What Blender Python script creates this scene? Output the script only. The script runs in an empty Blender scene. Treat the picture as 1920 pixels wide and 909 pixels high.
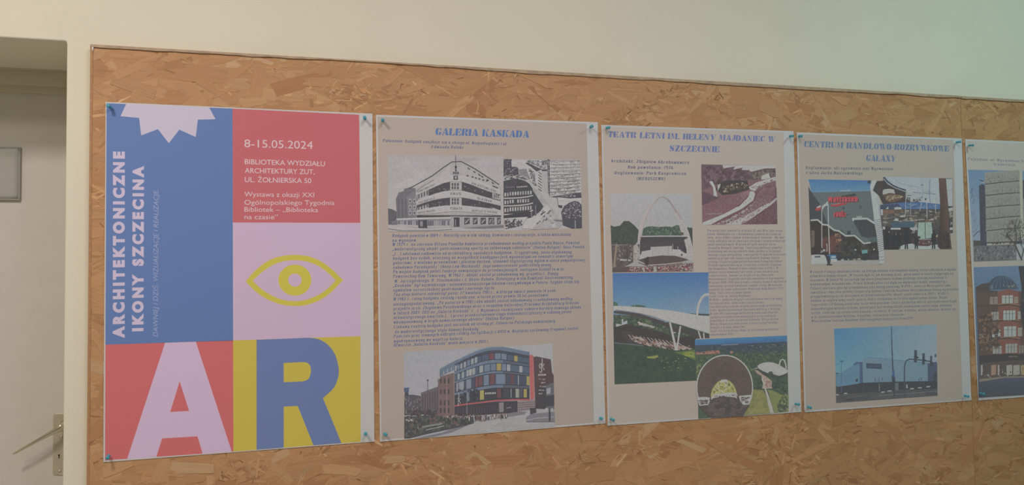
import bpy, bmesh, math, random
import numpy as np
from mathutils import Vector, Matrix

# ------------------------------------------------------------------ camera, world, lights
SC = bpy.context.scene
COL = SC.collection
W, H = 1920, 909
ZO = 1.88                                   # height of the first poster's top edge above the floor
CAMP = np.array([0.498040, -1.868689, ZO - 0.408120])
YAW, PIT, ROL, FPX = 0.2560677, 0.0376023, -0.0138465, 1343.603
_f = np.array([math.sin(YAW)*math.cos(PIT), math.cos(YAW)*math.cos(PIT), math.sin(PIT)])
_r = np.array([math.cos(YAW), -math.sin(YAW), 0.0])
_u = np.cross(_r, _f)
_c, _s = math.cos(ROL), math.sin(ROL)
CF, CR, CU = _f, _c*_r + _s*_u, -_s*_r + _c*_u
cam = bpy.data.cameras.new('camera'); co = bpy.data.objects.new('camera', cam); COL.objects.link(co)
cam.sensor_width = 36; cam.sensor_fit = 'HORIZONTAL'; cam.lens = FPX/W*36; cam.clip_start = 0.02
M = Matrix.Identity(4)
for i in range(3):
    M[i][0], M[i][1], M[i][2], M[i][3] = CR[i], CU[i], -CF[i], CAMP[i]
co.matrix_world = M
SC.camera = co

wd = bpy.data.worlds.new('world'); SC.world = wd; wd.use_nodes = True
wd.node_tree.nodes['Background'].inputs[0].default_value = (1.0, 0.97, 0.93, 1)
wd.node_tree.nodes['Background'].inputs[1].default_value = 0.02

def lamp(name, loc, size, energy, color):
    l = bpy.data.lights.new(name, 'AREA'); l.shape = 'RECTANGLE'; l.size, l.size_y = size
    l.energy = energy; l.color = color
    o = bpy.data.objects.new(name, l); o.location = loc; COL.objects.link(o)
    return o
CEIL = 3.0
KL = 20.0
def fit(r, g, b):
    m = max(r, g, b); return KL*m, (r/m, g/m, b/m)
for loc, size, rgb in (((-0.45, -1.35), (0.12, 0.35), (1.088, 0.959, 0.93)), ((-0.9, -2.2), (0.16, 0.6), (0.801, 0.738, 0.60)),
                       ((1.1, -1.7), (0.7, 1.2), (0.99, 0.866, 0.94)), ((2.75, -1.25), (0.16, 0.6), (0.439, 0.738, 0.752))):
    e, c = fit(*rgb)
    lamp('ceiling_light', (loc[0], loc[1], CEIL-0.05), size, e, c)
SC.view_settings.view_transform = 'Standard'; SC.view_settings.look = 'None'
SC.view_settings.gamma = 1; SC.view_settings.use_curve_mapping = False
SC.view_settings.exposure = 0.0

# ------------------------------------------------------------------ pixel -> place
def ray(x, y):
    return CF*FPX + CR*(x - W/2) - CU*(y - H/2)
def aty(x, y, Y=0.0):
    d = ray(x, y); p = CAMP + (Y - CAMP[1])/d[1]*d
    return p
def wl(x, y, Y=0.0):
    p = aty(x, y, Y); return (p[0], p[2])

# ------------------------------------------------------------------ materials
def lin(c):
    c = c/255.0
    return c/12.92 if c <= 0.04045 else ((c+0.055)/1.055)**2.4
def nodemat(name):
    m = bpy.data.materials.new(name); m.use_nodes = True
    nt = m.node_tree; return m, nt, nt.nodes['Principled BSDF']
def plain(name, col, rough=0.6, metal=0.0, spec=0.4, noise=0.0, nscale=40, bump=0.0, bscale=120, trans=0.0):
    m, nt, b = nodemat(name)
    b.inputs['Roughness'].default_value = rough; b.inputs['Metallic'].default_value = metal
    b.inputs['Specular IOR Level'].default_value = spec
    b.inputs['Transmission Weight'].default_value = trans
    b.inputs['Base Color'].default_value = (*col, 1)
    if noise or bump:
        tc = nt.nodes.new('ShaderNodeTexCoord')
    if noise:
        n = nt.nodes.new('ShaderNodeTexNoise'); n.inputs['Scale'].default_value = nscale; n.inputs['Detail'].default_value = 5
        r = nt.nodes.new('ShaderNodeMapRange'); r.inputs['To Min'].default_value = 1-noise; r.inputs['To Max'].default_value = 1+noise
        r.inputs['From Min'].default_value = 0.3; r.inputs['From Max'].default_value = 0.7
        x = nt.nodes.new('ShaderNodeVectorMath'); x.operation = 'SCALE'; x.inputs[0].default_value = col
        nt.links.new(tc.outputs['Object'], n.inputs['Vector']); nt.links.new(n.outputs['Fac'], r.inputs['Value'])
        nt.links.new(r.outputs['Result'], x.inputs['Scale']); nt.links.new(x.outputs['Vector'], b.inputs['Base Color'])
    if bump:
        n2 = nt.nodes.new('ShaderNodeTexNoise'); n2.inputs['Scale'].default_value = bscale; n2.inputs['Detail'].default_value = 3
        bp = nt.nodes.new('ShaderNodeBump'); bp.inputs['Strength'].default_value = bump; bp.inputs['Distance'].default_value = 0.002
        nt.links.new(tc.outputs['Object'], n2.inputs['Vector']); nt.links.new(n2.outputs['Fac'], bp.inputs['Height'])
        nt.links.new(bp.outputs['Normal'], b.inputs['Normal'])
    return m
M_WALL = plain('cream_wall_paint', (0.836, 0.809, 0.648), 0.75, spec=0.25, noise=0.015, nscale=6, bump=0.25, bscale=160)
M_DIM = plain('grey_wall_paint', (0.27, 0.27, 0.27), 0.8, spec=0.2, noise=0.02, nscale=6)
M_SOFF = plain('recess_paint', (0.86, 0.77, 0.57), 0.7, spec=0.25, noise=0.02, nscale=8)
M_FLOOR = plain('floor_vinyl', (0.47, 0.445, 0.40), 0.4, noise=0.08, nscale=12)
M_CEIL = plain('ceiling_paint', (0.85, 0.84, 0.80), 0.9)
M_DOOR = plain('grey_door_paint', (0.71, 0.68, 0.62), 0.5, noise=0.02, nscale=20, bump=0.08, bscale=200)
M_FRAME = plain('door_frame_paint', (0.66, 0.59, 0.45), 0.5, noise=0.02)
M_BRASS = plain('worn_nickel', (0.60, 0.54, 0.42), 0.36, metal=0.25, noise=0.06, nscale=60)
M_LEVER = plain('polished_nickel', (0.72, 0.66, 0.52), 0.22, metal=0.9)
M_DARK = plain('dark_hole', (0.05, 0.045, 0.04), 0.7)
M_SIGNP = plain('sign_paper', (0.46, 0.475, 0.43), 0.5, noise=0.01)
M_SIGNF = plain('sign_holder', (0.40, 0.39, 0.35), 0.4)
M_PIN = plain('teal_plastic', (0.09, 0.44, 0.56), 0.42, spec=0.4, trans=0.15)
M_STEEL = plain('pin_steel', (0.6, 0.6, 0.6), 0.3, metal=1.0)
M_SMEAR = plain('grey_paint_smear', (0.50, 0.375, 0.25), 0.7, noise=0.16, nscale=50)
M_DRIP = plain('white_paint_drip', (0.80, 0.76, 0.68), 0.5)
M_PAPER = plain('poster_paper', (0.70, 0.70, 0.70), 0.55, spec=0.3, bump=0.05, bscale=7)

def printmat():
    m, nt, b = nodemat('printed_ink')
    a = nt.nodes.new('ShaderNodeAttribute'); a.attribute_name = 'Col'
    nt.links.new(a.outputs['Color'], b.inputs['Base Color'])
    b.inputs['Roughness'].default_value = 0.55; b.inputs['Specular IOR Level'].default_value = 0.3
    tc = nt.nodes.new('ShaderNodeTexCoord')
    n2 = nt.nodes.new('ShaderNodeTexNoise'); n2.inputs['Scale'].default_value = 7; n2.inputs['Detail'].default_value = 3
    bp = nt.nodes.new('ShaderNodeBump'); bp.inputs['Strength'].default_value = 0.05; bp.inputs['Distance'].default_value = 0.002
    nt.links.new(tc.outputs['Object'], n2.inputs['Vector']); nt.links.new(n2.outputs['Fac'], bp.inputs['Height'])
    nt.links.new(bp.outputs['Normal'], b.inputs['Normal'])
    return m
M_PRINT = printmat()

def photomat():
    m = M_PRINT.copy(); m.name = 'printed_photo_ink'; nt = m.node_tree; b = nt.nodes['Principled BSDF']
    a = [n for n in nt.nodes if n.type == 'ATTRIBUTE'][0]; tc = [n for n in nt.nodes if n.type == 'TEX_COORD'][0]
    n = nt.nodes.new('ShaderNodeTexNoise'); n.inputs['Scale'].default_value = 170; n.inputs['Detail'].default_value = 5; n.inputs['Roughness'].default_value = 0.65
    r = nt.nodes.new('ShaderNodeMapRange'); r.inputs['From Min'].default_value = 0.3; r.inputs['From Max'].default_value = 0.7; r.inputs['To Min'].default_value = 0.91; r.inputs['To Max'].default_value = 1.09
    x = nt.nodes.new('ShaderNodeVectorMath'); x.operation = 'SCALE'
    nt.links.new(tc.outputs['Object'], n.inputs['Vector']); nt.links.new(n.outputs['Fac'], r.inputs['Value']); nt.links.new(r.outputs['Result'], x.inputs['Scale'])
    nt.links.new(a.outputs['Color'], x.inputs[0]); nt.links.new(x.outputs['Vector'], b.inputs['Base Color'])
    return m
M_PHOTO = photomat()

def osbmat():
    m, nt, b = nodemat('osb_flakes')
    a = nt.nodes.new('ShaderNodeAttribute'); a.attribute_name = 'Col'
    uv = nt.nodes.new('ShaderNodeUVMap'); uv.uv_map = 'grain'
    mp = nt.nodes.new('ShaderNodeMapping'); mp.inputs['Scale'].default_value = (9, 260, 1)
    n = nt.nodes.new('ShaderNodeTexNoise'); n.inputs['Scale'].default_value = 1.0; n.inputs['Detail'].default_value = 4; n.inputs['Distortion'].default_value = 0.4
    r = nt.nodes.new('ShaderNodeMapRange'); r.inputs['From Min'].default_value = 0.3; r.inputs['From Max'].default_value = 0.7
    r.inputs['To Min'].default_value = 0.92; r.inputs['To Max'].default_value = 1.07
    x = nt.nodes.new('ShaderNodeVectorMath'); x.operation = 'SCALE'
    nt.links.new(uv.outputs['UV'], mp.inputs['Vector']); nt.links.new(mp.outputs['Vector'], n.inputs['Vector'])
    nt.links.new(n.outputs['Fac'], r.inputs['Value']); nt.links.new(r.outputs['Result'], x.inputs['Scale'])
    nt.links.new(a.outputs['Color'], x.inputs[0]); nt.links.new(x.outputs['Vector'], b.inputs['Base Color'])
    bp = nt.nodes.new('ShaderNodeBump'); bp.inputs['Strength'].default_value = 0.25; bp.inputs['Distance'].default_value = 0.0006
    nt.links.new(n.outputs['Fac'], bp.inputs['Height']); nt.links.new(bp.outputs['Normal'], b.inputs['Normal'])
    b.inputs['Roughness'].default_value = 0.62; b.inputs['Specular IOR Level'].default_value = 0.3
    return m
M_OSB = osbmat()

# ------------------------------------------------------------------ object helpers
def tag(o, label=None, cat=None, group=None, kind=None):
    if label: o['label'] = label
    if cat: o['category'] = cat
    if group: o['group'] = group
    if kind: o['kind'] = kind
    return o
def link(name, me, mat, parent=None, loc=(0, 0, 0)):
    o = bpy.data.objects.new(name, me); COL.objects.link(o); o.location = loc
    if mat: me.materials.append(mat)
    if parent: o.parent = parent
    return o
def empty(name, loc):
    o = bpy.data.objects.new(name, None); COL.objects.link(o); o.location = loc; o.empty_display_size = 0.05
    return o
def bmobj(name, bm, mat, parent=None, loc=(0, 0, 0), smooth=False):
    me = bpy.data.meshes.new(name); bmesh.ops.recalc_face_normals(bm, faces=bm.faces); bm.to_mesh(me); bm.free()
    if smooth:
        for p in me.polygons: p.use_smooth = True
    return link(name, me, mat, parent, loc)
def box(bm, x0, x1, y0, y1, z0, z1, bev=0.0, seg=2):
    vs = [bm.verts.new(c) for c in ((x0,y0,z0),(x1,y0,z0),(x1,y1,z0),(x0,y1,z0),(x0,y0,z1),(x1,y0,z1),(x1,y1,z1),(x0,y1,z1))]
    fs = [bm.faces.new([vs[i] for i in q]) for q in ((0,1,2,3),(4,5,6,7),(0,1,5,4),(1,2,6,5),(2,3,7,6),(3,0,4,7))]
    if bev:
        es = list({e for f in fs for e in f.edges})
        bmesh.ops.bevel(bm, geom=es, offset=bev, segments=seg, affect='EDGES', profile=0.5)
def lathe(bm, prof, n=20, mtx=None):
    rings = []
    for (rr, h) in prof:
        ring = []
        for k in range(n):
            a = 2*math.pi*k/n
            v = Vector((rr*math.cos(a), rr*math.sin(a), h))
            ring.append(bm.verts.new(mtx @ v if mtx else v))
        rings.append(ring)
    for a, b in zip(rings, rings[1:]):
        for k in range(n):
            bm.faces.new((a[k], a[(k+1) % n], b[(k+1) % n], b[k]))
    bm.faces.new(rings[0][::-1]); bm.faces.new(rings[-1])

# ------------------------------------------------------------------ room shell
WY = 0.014                                   # wall front plane; the board's face is y = 0
JX, HZ = aty(121, 500, WY)[0], ZO + 0.1448   # door opening's right edge and head
LX = -1.06                                   # its left edge, out of the picture
RX = 4.6
DY = 0.30                                    # depth at which the door frame stands
def quad_extrude(bm, pts, y0, y1):
    f = [bm.verts.new((x, y0, z)) for x, z in pts]; b = [bm.verts.new((x, y1, z)) for x, z in pts]
    bm.faces.new(f); bm.faces.new(b[::-1])
    for i in range(len(pts)):
        j = (i+1) % len(pts); bm.faces.new((f[i], f[j], b[j], b[i]))
bm = bmesh.new()
R = 0.007
arc = [(JX - R + R*math.cos(t), HZ - R + R*math.sin(t)) for t in np.linspace(math.pi/2, 0, 6)]
pts = [(-2.6, 0), (LX, 0), (LX, HZ)] + [(JX-0.004, HZ), (JX-0.0015, HZ-0.0015), (JX, HZ-0.006)] + [(JX, 0), (RX, 0), (RX, CEIL), (-2.6, CEIL)]
quad_extrude(bm, pts, WY, WY+0.27)
bmesh.ops.recalc_face_normals(bm, faces=bm.faces)
es = [e for e in bm.edges if all(abs(v.co.y-WY) < 1e-6 and LX-1e-4 <= v.co.x <= JX+1e-4 and v.co.z <= HZ+1e-4 for v in e.verts)]
bmesh.ops.bevel(bm, geom=es, offset=0.004, segments=3, affect='EDGES', profile=0.5)
tag(bmobj('wall_back', bm, M_WALL), kind='structure')
bm = bmesh.new(); box(bm, -2.6, RX, -3.6, 1.6, -0.05, 0)
tag(bmobj('floor', bm, M_FLOOR), kind='structure')
bm = bmesh.new(); box(bm, -2.6, RX, -3.6, WY+0.27, CEIL, CEIL+0.05)
tag(bmobj('ceiling', bm, M_CEIL), kind='structure')
for nm, b in (('wall_front', (-2.6, RX, -3.65, -3.6)), ('wall_left', (-2.65, -2.6, -3.6, WY)), ('wall_right', (RX, RX+0.05, -3.6, WY))):
    bm = bmesh.new(); box(bm, *b, 0, CEIL); tag(bmobj(nm, bm, M_WALL if nm == 'wall_left' else M_DIM), kind='structure')
# door lining in the recess: header board with a stepped lip, right and left stile
bm = bmesh.new()
zt = HZ + 0.03
z1 = aty(60, 159, DY)[2]; z3 = aty(60, 174, DY+0.02)[2]
box(bm, LX-0.06, JX+0.12, WY+0.27, DY+0.07, HZ-0.001, zt+0.08)
box(bm, LX-0.06, JX+0.12, DY, DY+0.07, z1, zt, 0.0015)
box(bm, LX-0.06, JX+0.12, DY+0.018, DY+0.07, z3, z1+0.002, 0.0015)
tag(bmobj('trim_1', bm, M_FRAME), kind='structure')
bm = bmesh.new(); box(bm, LX-0.06, LX+0.05, DY, DY+0.07, 0, z1, 0.002); box(bm, JX+0.02, JX+0.12, DY, DY+0.07, 0, z1, 0.002)
tag(bmobj('trim_2', bm, M_FRAME), kind='structure')
# door leaf
DF = DY + 0.036
door = empty('door_1', (0, DF, 0)); tag(door, kind='structure')
bm = bmesh.new(); box(bm, LX+0.045, JX+0.03, 0, 0.04, 0.008, z3+0.012, 0.002)
bmobj('door_panel', bm, M_DOOR, door)
def dpt(x, y, off=0.0):
    p = aty(x, y, DF-off); return Vector((p[0], -off, p[2]))
# escutcheon plate
pa, pb = dpt(101.5, 775, .003), dpt(96.8, 891, .003)
px0 = (pa.x + pb.x)/2; pw = 0.040
bm = bmesh.new(); box(bm, px0, px0+pw, -0.0035, 0.001, pb.z, pa.z)
bmesh.ops.bevel(bm, geom=[e for e in bm.edges if abs(e.verts[0].co.y-e.verts[1].co.y) > 0.003], offset=0.006, segments=4, affect='EDGES', profile=0.5)
bmesh.ops.bevel(bm, geom=[e for e in bm.edges if all(v.co.y < -0.003 for v in e.verts)], offset=0.0015, segments=2, affect='EDGES', profile=0.5)
hd = bmobj('handle_plate', bm, M_BRASS, door)
# lever
pv = dpt(121, 797, .012); tip = dpt(24.5, 851, .045)
bm = bmesh.new()
rot = Matrix.Rotation(math.pi/2, 4, 'X')
lathe(bm, [(0.0135, 0.002), (0.0135, 0.006), (0.0105, 0.010), (0.010, 0.034), (0.0085, 0.038)], 24, Matrix.Translation((pv.x, 0, pv.z)) @ rot)
d = Vector((tip.x-pv.x, 0, tip.z-pv.z)); L = d.length; d.normalize(); n = Vector((-d.z, 0, d.x))
secs = [(-0.006, .0085, .011), (0.0, .0105, .013), (0.010, .0095, .012), (0.019, .0066, .010), (0.034, .0056, .0085), (0.07, .0045, .007), (L-0.006, .0030, .005), (L-0.001, .0024, .004), (L, .0012, .002)]
rings = []
for k, (s, hh, dd) in enumerate(secs):
    c = Vector((pv.x, -0.036 - 0.010*min(1, max(0, s)/0.05), pv.z)) + d*s
    ring = []
    for q in range(14):
        a = 2*math.pi*q/14
        ring.append(bm.verts.new(c + n*(hh*math.sin(a)) + Vector((0, 1, 0))*(dd*0.5*math.cos(a))))
    rings.append(ring)
for a, b in zip(rings, rings[1:]):
    for q in range(14): bm.faces.new((a[q], a[(q+1) % 14], b[(q+1) % 14], b[q]))
bm.faces.new(rings[0][::-1]); bm.faces.new(rings[-1])
bmobj('handle_lever', bm, M_LEVER, door, smooth=True)
for sx, sy in ((115, 818.5), (111.6, 883)):
    p = dpt(sx, sy, .004); bm = bmesh.new()
    lathe(bm, [(0.0034, 0.003), (0.0032, 0.0046), (0.002, 0.0058), (0.0006, 0.0062)], 14, Matrix.Translation((p.x, 0, p.z)) @ rot)
    bmobj('screw', bm, M_LEVER, hd, smooth=True)
p = dpt(110.5, 853, .004); bm = bmesh.new()
lathe(bm, [(0.0022, 0.0025), (0.0022, 0.0042)], 14, Matrix.Translation((p.x, 0, p.z)) @ rot)
box(bm, p.x-0.0011, p.x+0.0011, -0.0042, -0.0025, p.z-0.009, p.z)
bmobj('keyhole', bm, M_DARK, hd)
# paper sign on the door
sa, sb = aty(38, 275.5, DF-0.008), aty(37.5, 375.5, DF-0.008)
x1 = (sa[0]+sb[0])/2; x0 = x1-0.21; za, zb = sa[2], sb[2]
sign = empty('door_sign', (x1-0.105, DF, (za+zb)/2))
tag(sign, 'blank white paper in a thin frame fixed on the grey door', 'sign')
bm = bmesh.new()
hw, hh = 0.105, (za-zb)/2
for q in ((-hw, hw, hh-0.004, hh), (-hw, hw, -hh, -hh+0.004), (-hw, -hw+0.004, -hh+0.004, hh-0.004), (hw-0.004, hw, -hh+0.004, hh-0.004)):
    box(bm, q[0], q[1], -0.009, -0.0005, q[2], q[3], 0.0008, 1)
bmobj('sign_frame', bm, M_SIGNF, sign)
bm = bmesh.new()   # sheet with one curled top corner
N = 12; g = [[None]*(N+1) for _ in range(N+1)]
for i in range(N+1):
    for j in range(N+1):
        x = -hw+0.004+(2*hw-0.008)*i/N; z = -hh+0.004+(2*hh-0.008)*j/N
        k = max(0, (i/N + j/N) - 1.68); g[i][j] = bm.verts.new((x, -0.006-0.012*k*k*4, z))
for i in range(N):
    for j in range(N): bm.faces.new((g[i][j], g[i+1][j], g[i+1][j+1], g[i][j+1]))
o = bmobj('paper_sheet', bm, M_SIGNP, sign, smooth=True)
md = o.modifiers.new('sheet', 'SOLIDIFY'); md.thickness = 0.0006

# ------------------------------------------------------------------ OSB boards
BT, BL, SEAM = ZO + 0.1354, -0.0345, 2.5032
def osb_mesh(name, x0, x1, z0, z1, seed, nfl):
    rng = np.random.default_rng(seed)
    V, F, C, U = [], [], [], []
    def addpoly(pts, col, uvs):
        b = len(V); V.extend(pts); F.append(list(range(b, b+len(pts)))); C.append(col); U.append(uvs)
    Y1 = 0.012
    base = (0.46, 0.245, 0.115)
    for q in (((x0,0,z0),(x1,0,z0),(x1,0,z1),(x0,0,z1)), ((x0,0,z1),(x1,0,z1),(x1,Y1,z1),(x0,Y1,z1)), ((x0,Y1,z0),(x1,Y1,z0),(x1,0,z0),(x0,0,z0)),
              ((x0,0,z0),(x0,0,z1),(x0,Y1,z1),(x0,Y1,z0)), ((x1,0,z1),(x1,0,z0),(x1,Y1,z0),(x1,Y1,z1)), ((x0,Y1,z1),(x1,Y1,z1),(x1,Y1,z0),(x0,Y1,z0))):
        addpoly(list(q), base, [(a[0], a[2]) for a in q])
    pal = [(0.55,0.302,0.143), (0.57,0.32,0.155), (0.51,0.27,0.125), (0.60,0.36,0.18), (0.56,0.315,0.152), (0.47,0.24,0.115), (0.63,0.41,0.225), (0.58,0.33,0.16)]
    wts = np.array([6, 6, 3, 2.6, 5, 0.9, 0.9, 4]); wts = wts/wts.sum()
    ncl = int((x1-x0)*(z1-z0)*42)
    cl = np.stack([rng.uniform(x0, x1, ncl), rng.uniform(z0, z1, ncl)], 1)
    for k in range(nfl):
        cx, cz = rng.uniform(x0, x1), rng.uniform(z0, z1)
        t = k/nfl; big = False
        if t < 0.40 or (t < 0.90 and rng.random() < 0.13):
            big = True
            L = rng.uniform(0.05, 0.17); w = rng.uniform(0.014, 0.05)
            ang = rng.normal(0, 0.36) if rng.random() < 0.86 else rng.uniform(-1.5, 1.5)
            col = np.array(pal[rng.choice(8, p=wts)])*rng.uniform(0.94, 1.06)
        elif t < 0.955:
            if rng.random() < 0.7:
                c0 = cl[rng.integers(ncl)]; cx, cz = c0[0]+rng.normal(0, 0.028), c0[1]+rng.normal(0, 0.018)
            L = rng.uniform(0.014, 0.055); w = rng.uniform(0.0018, 0.0075); ang = rng.normal(0, 0.75)
            col = np.array(pal[rng.choice(8, p=wts)])*rng.choice((0.80, 0.90, 1.0, 1.10, 1.22))
        else:
            if rng.random() < 0.6:
                c0 = cl[rng.integers(ncl)]; cx, cz = c0[0]+rng.normal(0, 0.030), c0[1]+rng.normal(0, 0.02)
            L = rng.uniform(0.005, 0.022); w = rng.uniform(0.0012, 0.0032); ang = rng.normal(0, 0.8)
            col = np.array((0.34, 0.17, 0.075))*rng.uniform(0.7, 1.25) if rng.random() < 0.7 else np.array((0.70, 0.50, 0.30))
        if not (x0 < cx < x1 and z0 < cz < z1): continue
        yc = -0.00008 - 0.0009*(k/nfl) - rng.uniform(0, 0.0002)
        ty, tz = rng.normal(0, 0.004), rng.normal(0, 0.012)
        jag = lambda: rng.uniform(-0.10, 0.10)*min(L, 0.06)
        loc = [(-L/2+jag(), -w/2), (-L/6, -w/2*rng.uniform(0.85, 1.1)), (L/4, -w/2*rng.uniform(0.8, 1.1)), (L/2+jag(), -w/2*rng.uniform(0.5, 1)),
               (L/2+jag()*1.6, w*rng.uniform(-0.2, 0.2)), (L/2+jag(), w/2*rng.uniform(0.5, 1)), (L/5, w/2*rng.uniform(0.85, 1.1)), (-L/4, w/2*rng.uniform(0.8, 1.1)), (-L/2+jag(), w/2*rng.uniform(0.5, 1)), (-L/2+jag()*1.6, w*rng.uniform(-0.2, 0.2))]
        ca, sa = math.cos(ang), math.sin(ang); pts = []; uo, vo = rng.uniform(0, 50), rng.uniform(0, 50)
        for a, b in loc:
            X = min(max(cx+ca*a-sa*b, x0), x1); Z = min(max(cz+sa*a+ca*b, z0), z1)
            pts.append((X, min(-0.00003, max(yc+ty*a+tz*b, -0.0015)), Z))
        xs = [p[0] for p in pts]; zs = [p[2] for p in pts]
        if max(xs)-min(xs) < 0.001 or max(zs)-min(zs) < 0.0008: continue
        addpoly(pts, tuple(col), [(a+uo, b+vo) for a, b in loc])
        if big and rng.random() < 0.22:      # gap along one strand edge, its thin shadow line painted dark
            e0 = rng.uniform(-0.5, 0.1); e1 = e0+rng.uniform(0.2, 0.5); sg = rng.choice((-1, 1)); g = rng.uniform(0.0005, 0.0013)
            q = [(L*e0, sg*w/2), (L*(e0+e1)/2, sg*(w/2-g*0.3)), (L*e1, sg*w/2), (L*(e0+e1)/2, sg*(w/2+g))]
            qq = [(cx+ca*a-sa*b, cz+sa*a+ca*b) for a, b in q]
            if all(x0 <= X <= x1 and z0 <= Z <= z1 for X, Z in qq):
                addpoly([(X, min(-0.00003, max(yc-0.00002, -0.0015)), Z) for X, Z in qq], tuple(np.array((0.38, 0.195, 0.085))*rng.uniform(0.85, 1.25)), [(a+uo, b+vo) for a, b in q])
    me = bpy.data.meshes.new(name); me.from_pydata(V, [], F)
    at = me.attributes.new('Col', 'FLOAT_COLOR', 'CORNER'); uvl = me.uv_layers.new(name='grain')
    cc = np.concatenate([np.tile((*c, 1.0), (len(f), 1)) for c, f in zip(C, F)]).astype(np.float32)
    at.data.foreach_set('color', cc.ravel())
    uvl.data.foreach_set('uv', np.array([w for u in U for w in u], dtype=np.float32).ravel())
    return me
GRP = 'chipboard panels on the wall'
b1 = link('chipboard_panel', osb_mesh('chipboard_panel', BL, SEAM-0.0005, ZO-1.45, BT, 3, 17000), M_OSB)
tag(b1, 'long tan chipboard panel on the cream wall carrying the four posters nearest the doorway', 'board', GRP)
b2 = link('chipboard_panel', osb_mesh('chipboard_panel', SEAM+0.0005, SEAM+1.25, ZO-1.45, BT-0.001, 8, 8400), M_OSB)
tag(b2, 'tan chipboard panel right of the vertical seam, behind the rightmost poster', 'board', GRP)
def smear(parent, x0, x1, seed, zt):
    rng = random.Random(seed); bm = bmesh.new(); n = int((x1-x0)/0.02); up, lo = [], []
    w = 0.006
    for i in range(n+1):
        x = x0+(x1-x0)*i/n; w = min(0.009, max(0.003, w+rng.uniform(-0.0012, 0.0012)))
        up.append(((x, zt+0.0005))); lo.append((x, zt-w))
    for i in range(n):
        q = [up[i], lo[i], lo[i+1], up[i+1]]
        vs = [bm.verts.new((a, -0.00175, b)) for a, b in q]; bm.faces.new(vs)
    bmesh.ops.remove_doubles(bm, verts=bm.verts, dist=1e-5)
    bmesh.ops.solidify(bm, geom=bm.faces[:], thickness=-0.0022)
    o = bmobj('paint_smear', bm, M_SMEAR, parent); o['label'] = 'grey paint smeared along the top edge'
smear(b1, BL, SEAM-0.002, 1, BT); smear(b2, SEAM+0.002, SEAM+1.25, 2, BT-0.001)
bm = bmesh.new()
da, db = aty(174.3, 83.5), aty(174, 97)
prof = [(0.0010, 0), (0.0022, 0.25), (0.0026, 0.55), (0.0018, 0.8), (0.0004, 1)]
mt = Matrix.Translation((da[0], -0.0016, da[2])) @ Matrix.Rotation(math.pi, 4, 'X')
lathe(bm, [(r, h*(da[2]-db[2])) for r, h in prof], 12, mt)
o = bmobj('paint_drip', bm, M_DRIP, b1, smooth=True); o['label'] = 'white paint drip at the top left corner'
# left edge batten of the board
bm = bmesh.new(); box(bm, BL-0.0005, BL+0.0055, -0.0017, 0.0, ZO-1.45, BT-0.004, 0.0006, 1)
o = bmobj('edge_strip', bm, plain('edge_strip_wood', (0.48, 0.265, 0.13), 0.6, noise=0.14, nscale=90), b1)

# ------------------------------------------------------------------ printing engine
PY = -0.0024                                  # front face of the poster sheets
def white_at(x, y):
    u = (x-700)/1100.0; v = (y-215)/580.0
    u = min(1.15, max(-0.5, u)); v = min(1.1, max(-0.1, v))
    a, b, c, d = (np.array(t, float) for t in ((189, 177, 175), (152, 169, 168), (166, 162, 155), (131, 130, 125)))
    return (a*(1-u)+b*u)*(1-v) + (c*(1-u)+d*u)*v
def albedo(col, x, y):
    w = white_at(x, y)
    return tuple(min(0.88, max(0.015, 0.70*lin(c)/lin(q))) for c, q in zip(col, w))
def photo_tone(col, x, y, sat=0.95):
    # lens haze and paper gloss put into the ink: greyer colours, lifted blacks, whites no whiter than the paper
    g = 0.3*col[0]+0.59*col[1]+0.11*col[2]; out = []
    for c, q in zip(col, white_at(x, y)):
        c = g+sat*(c-g)
        if c < 80: c = 44+c*36/80
        k = 0.88*q
        if c > k: c = k+(c-k)*0.40
        out.append(min(c, q*1.0))
    return out
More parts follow.
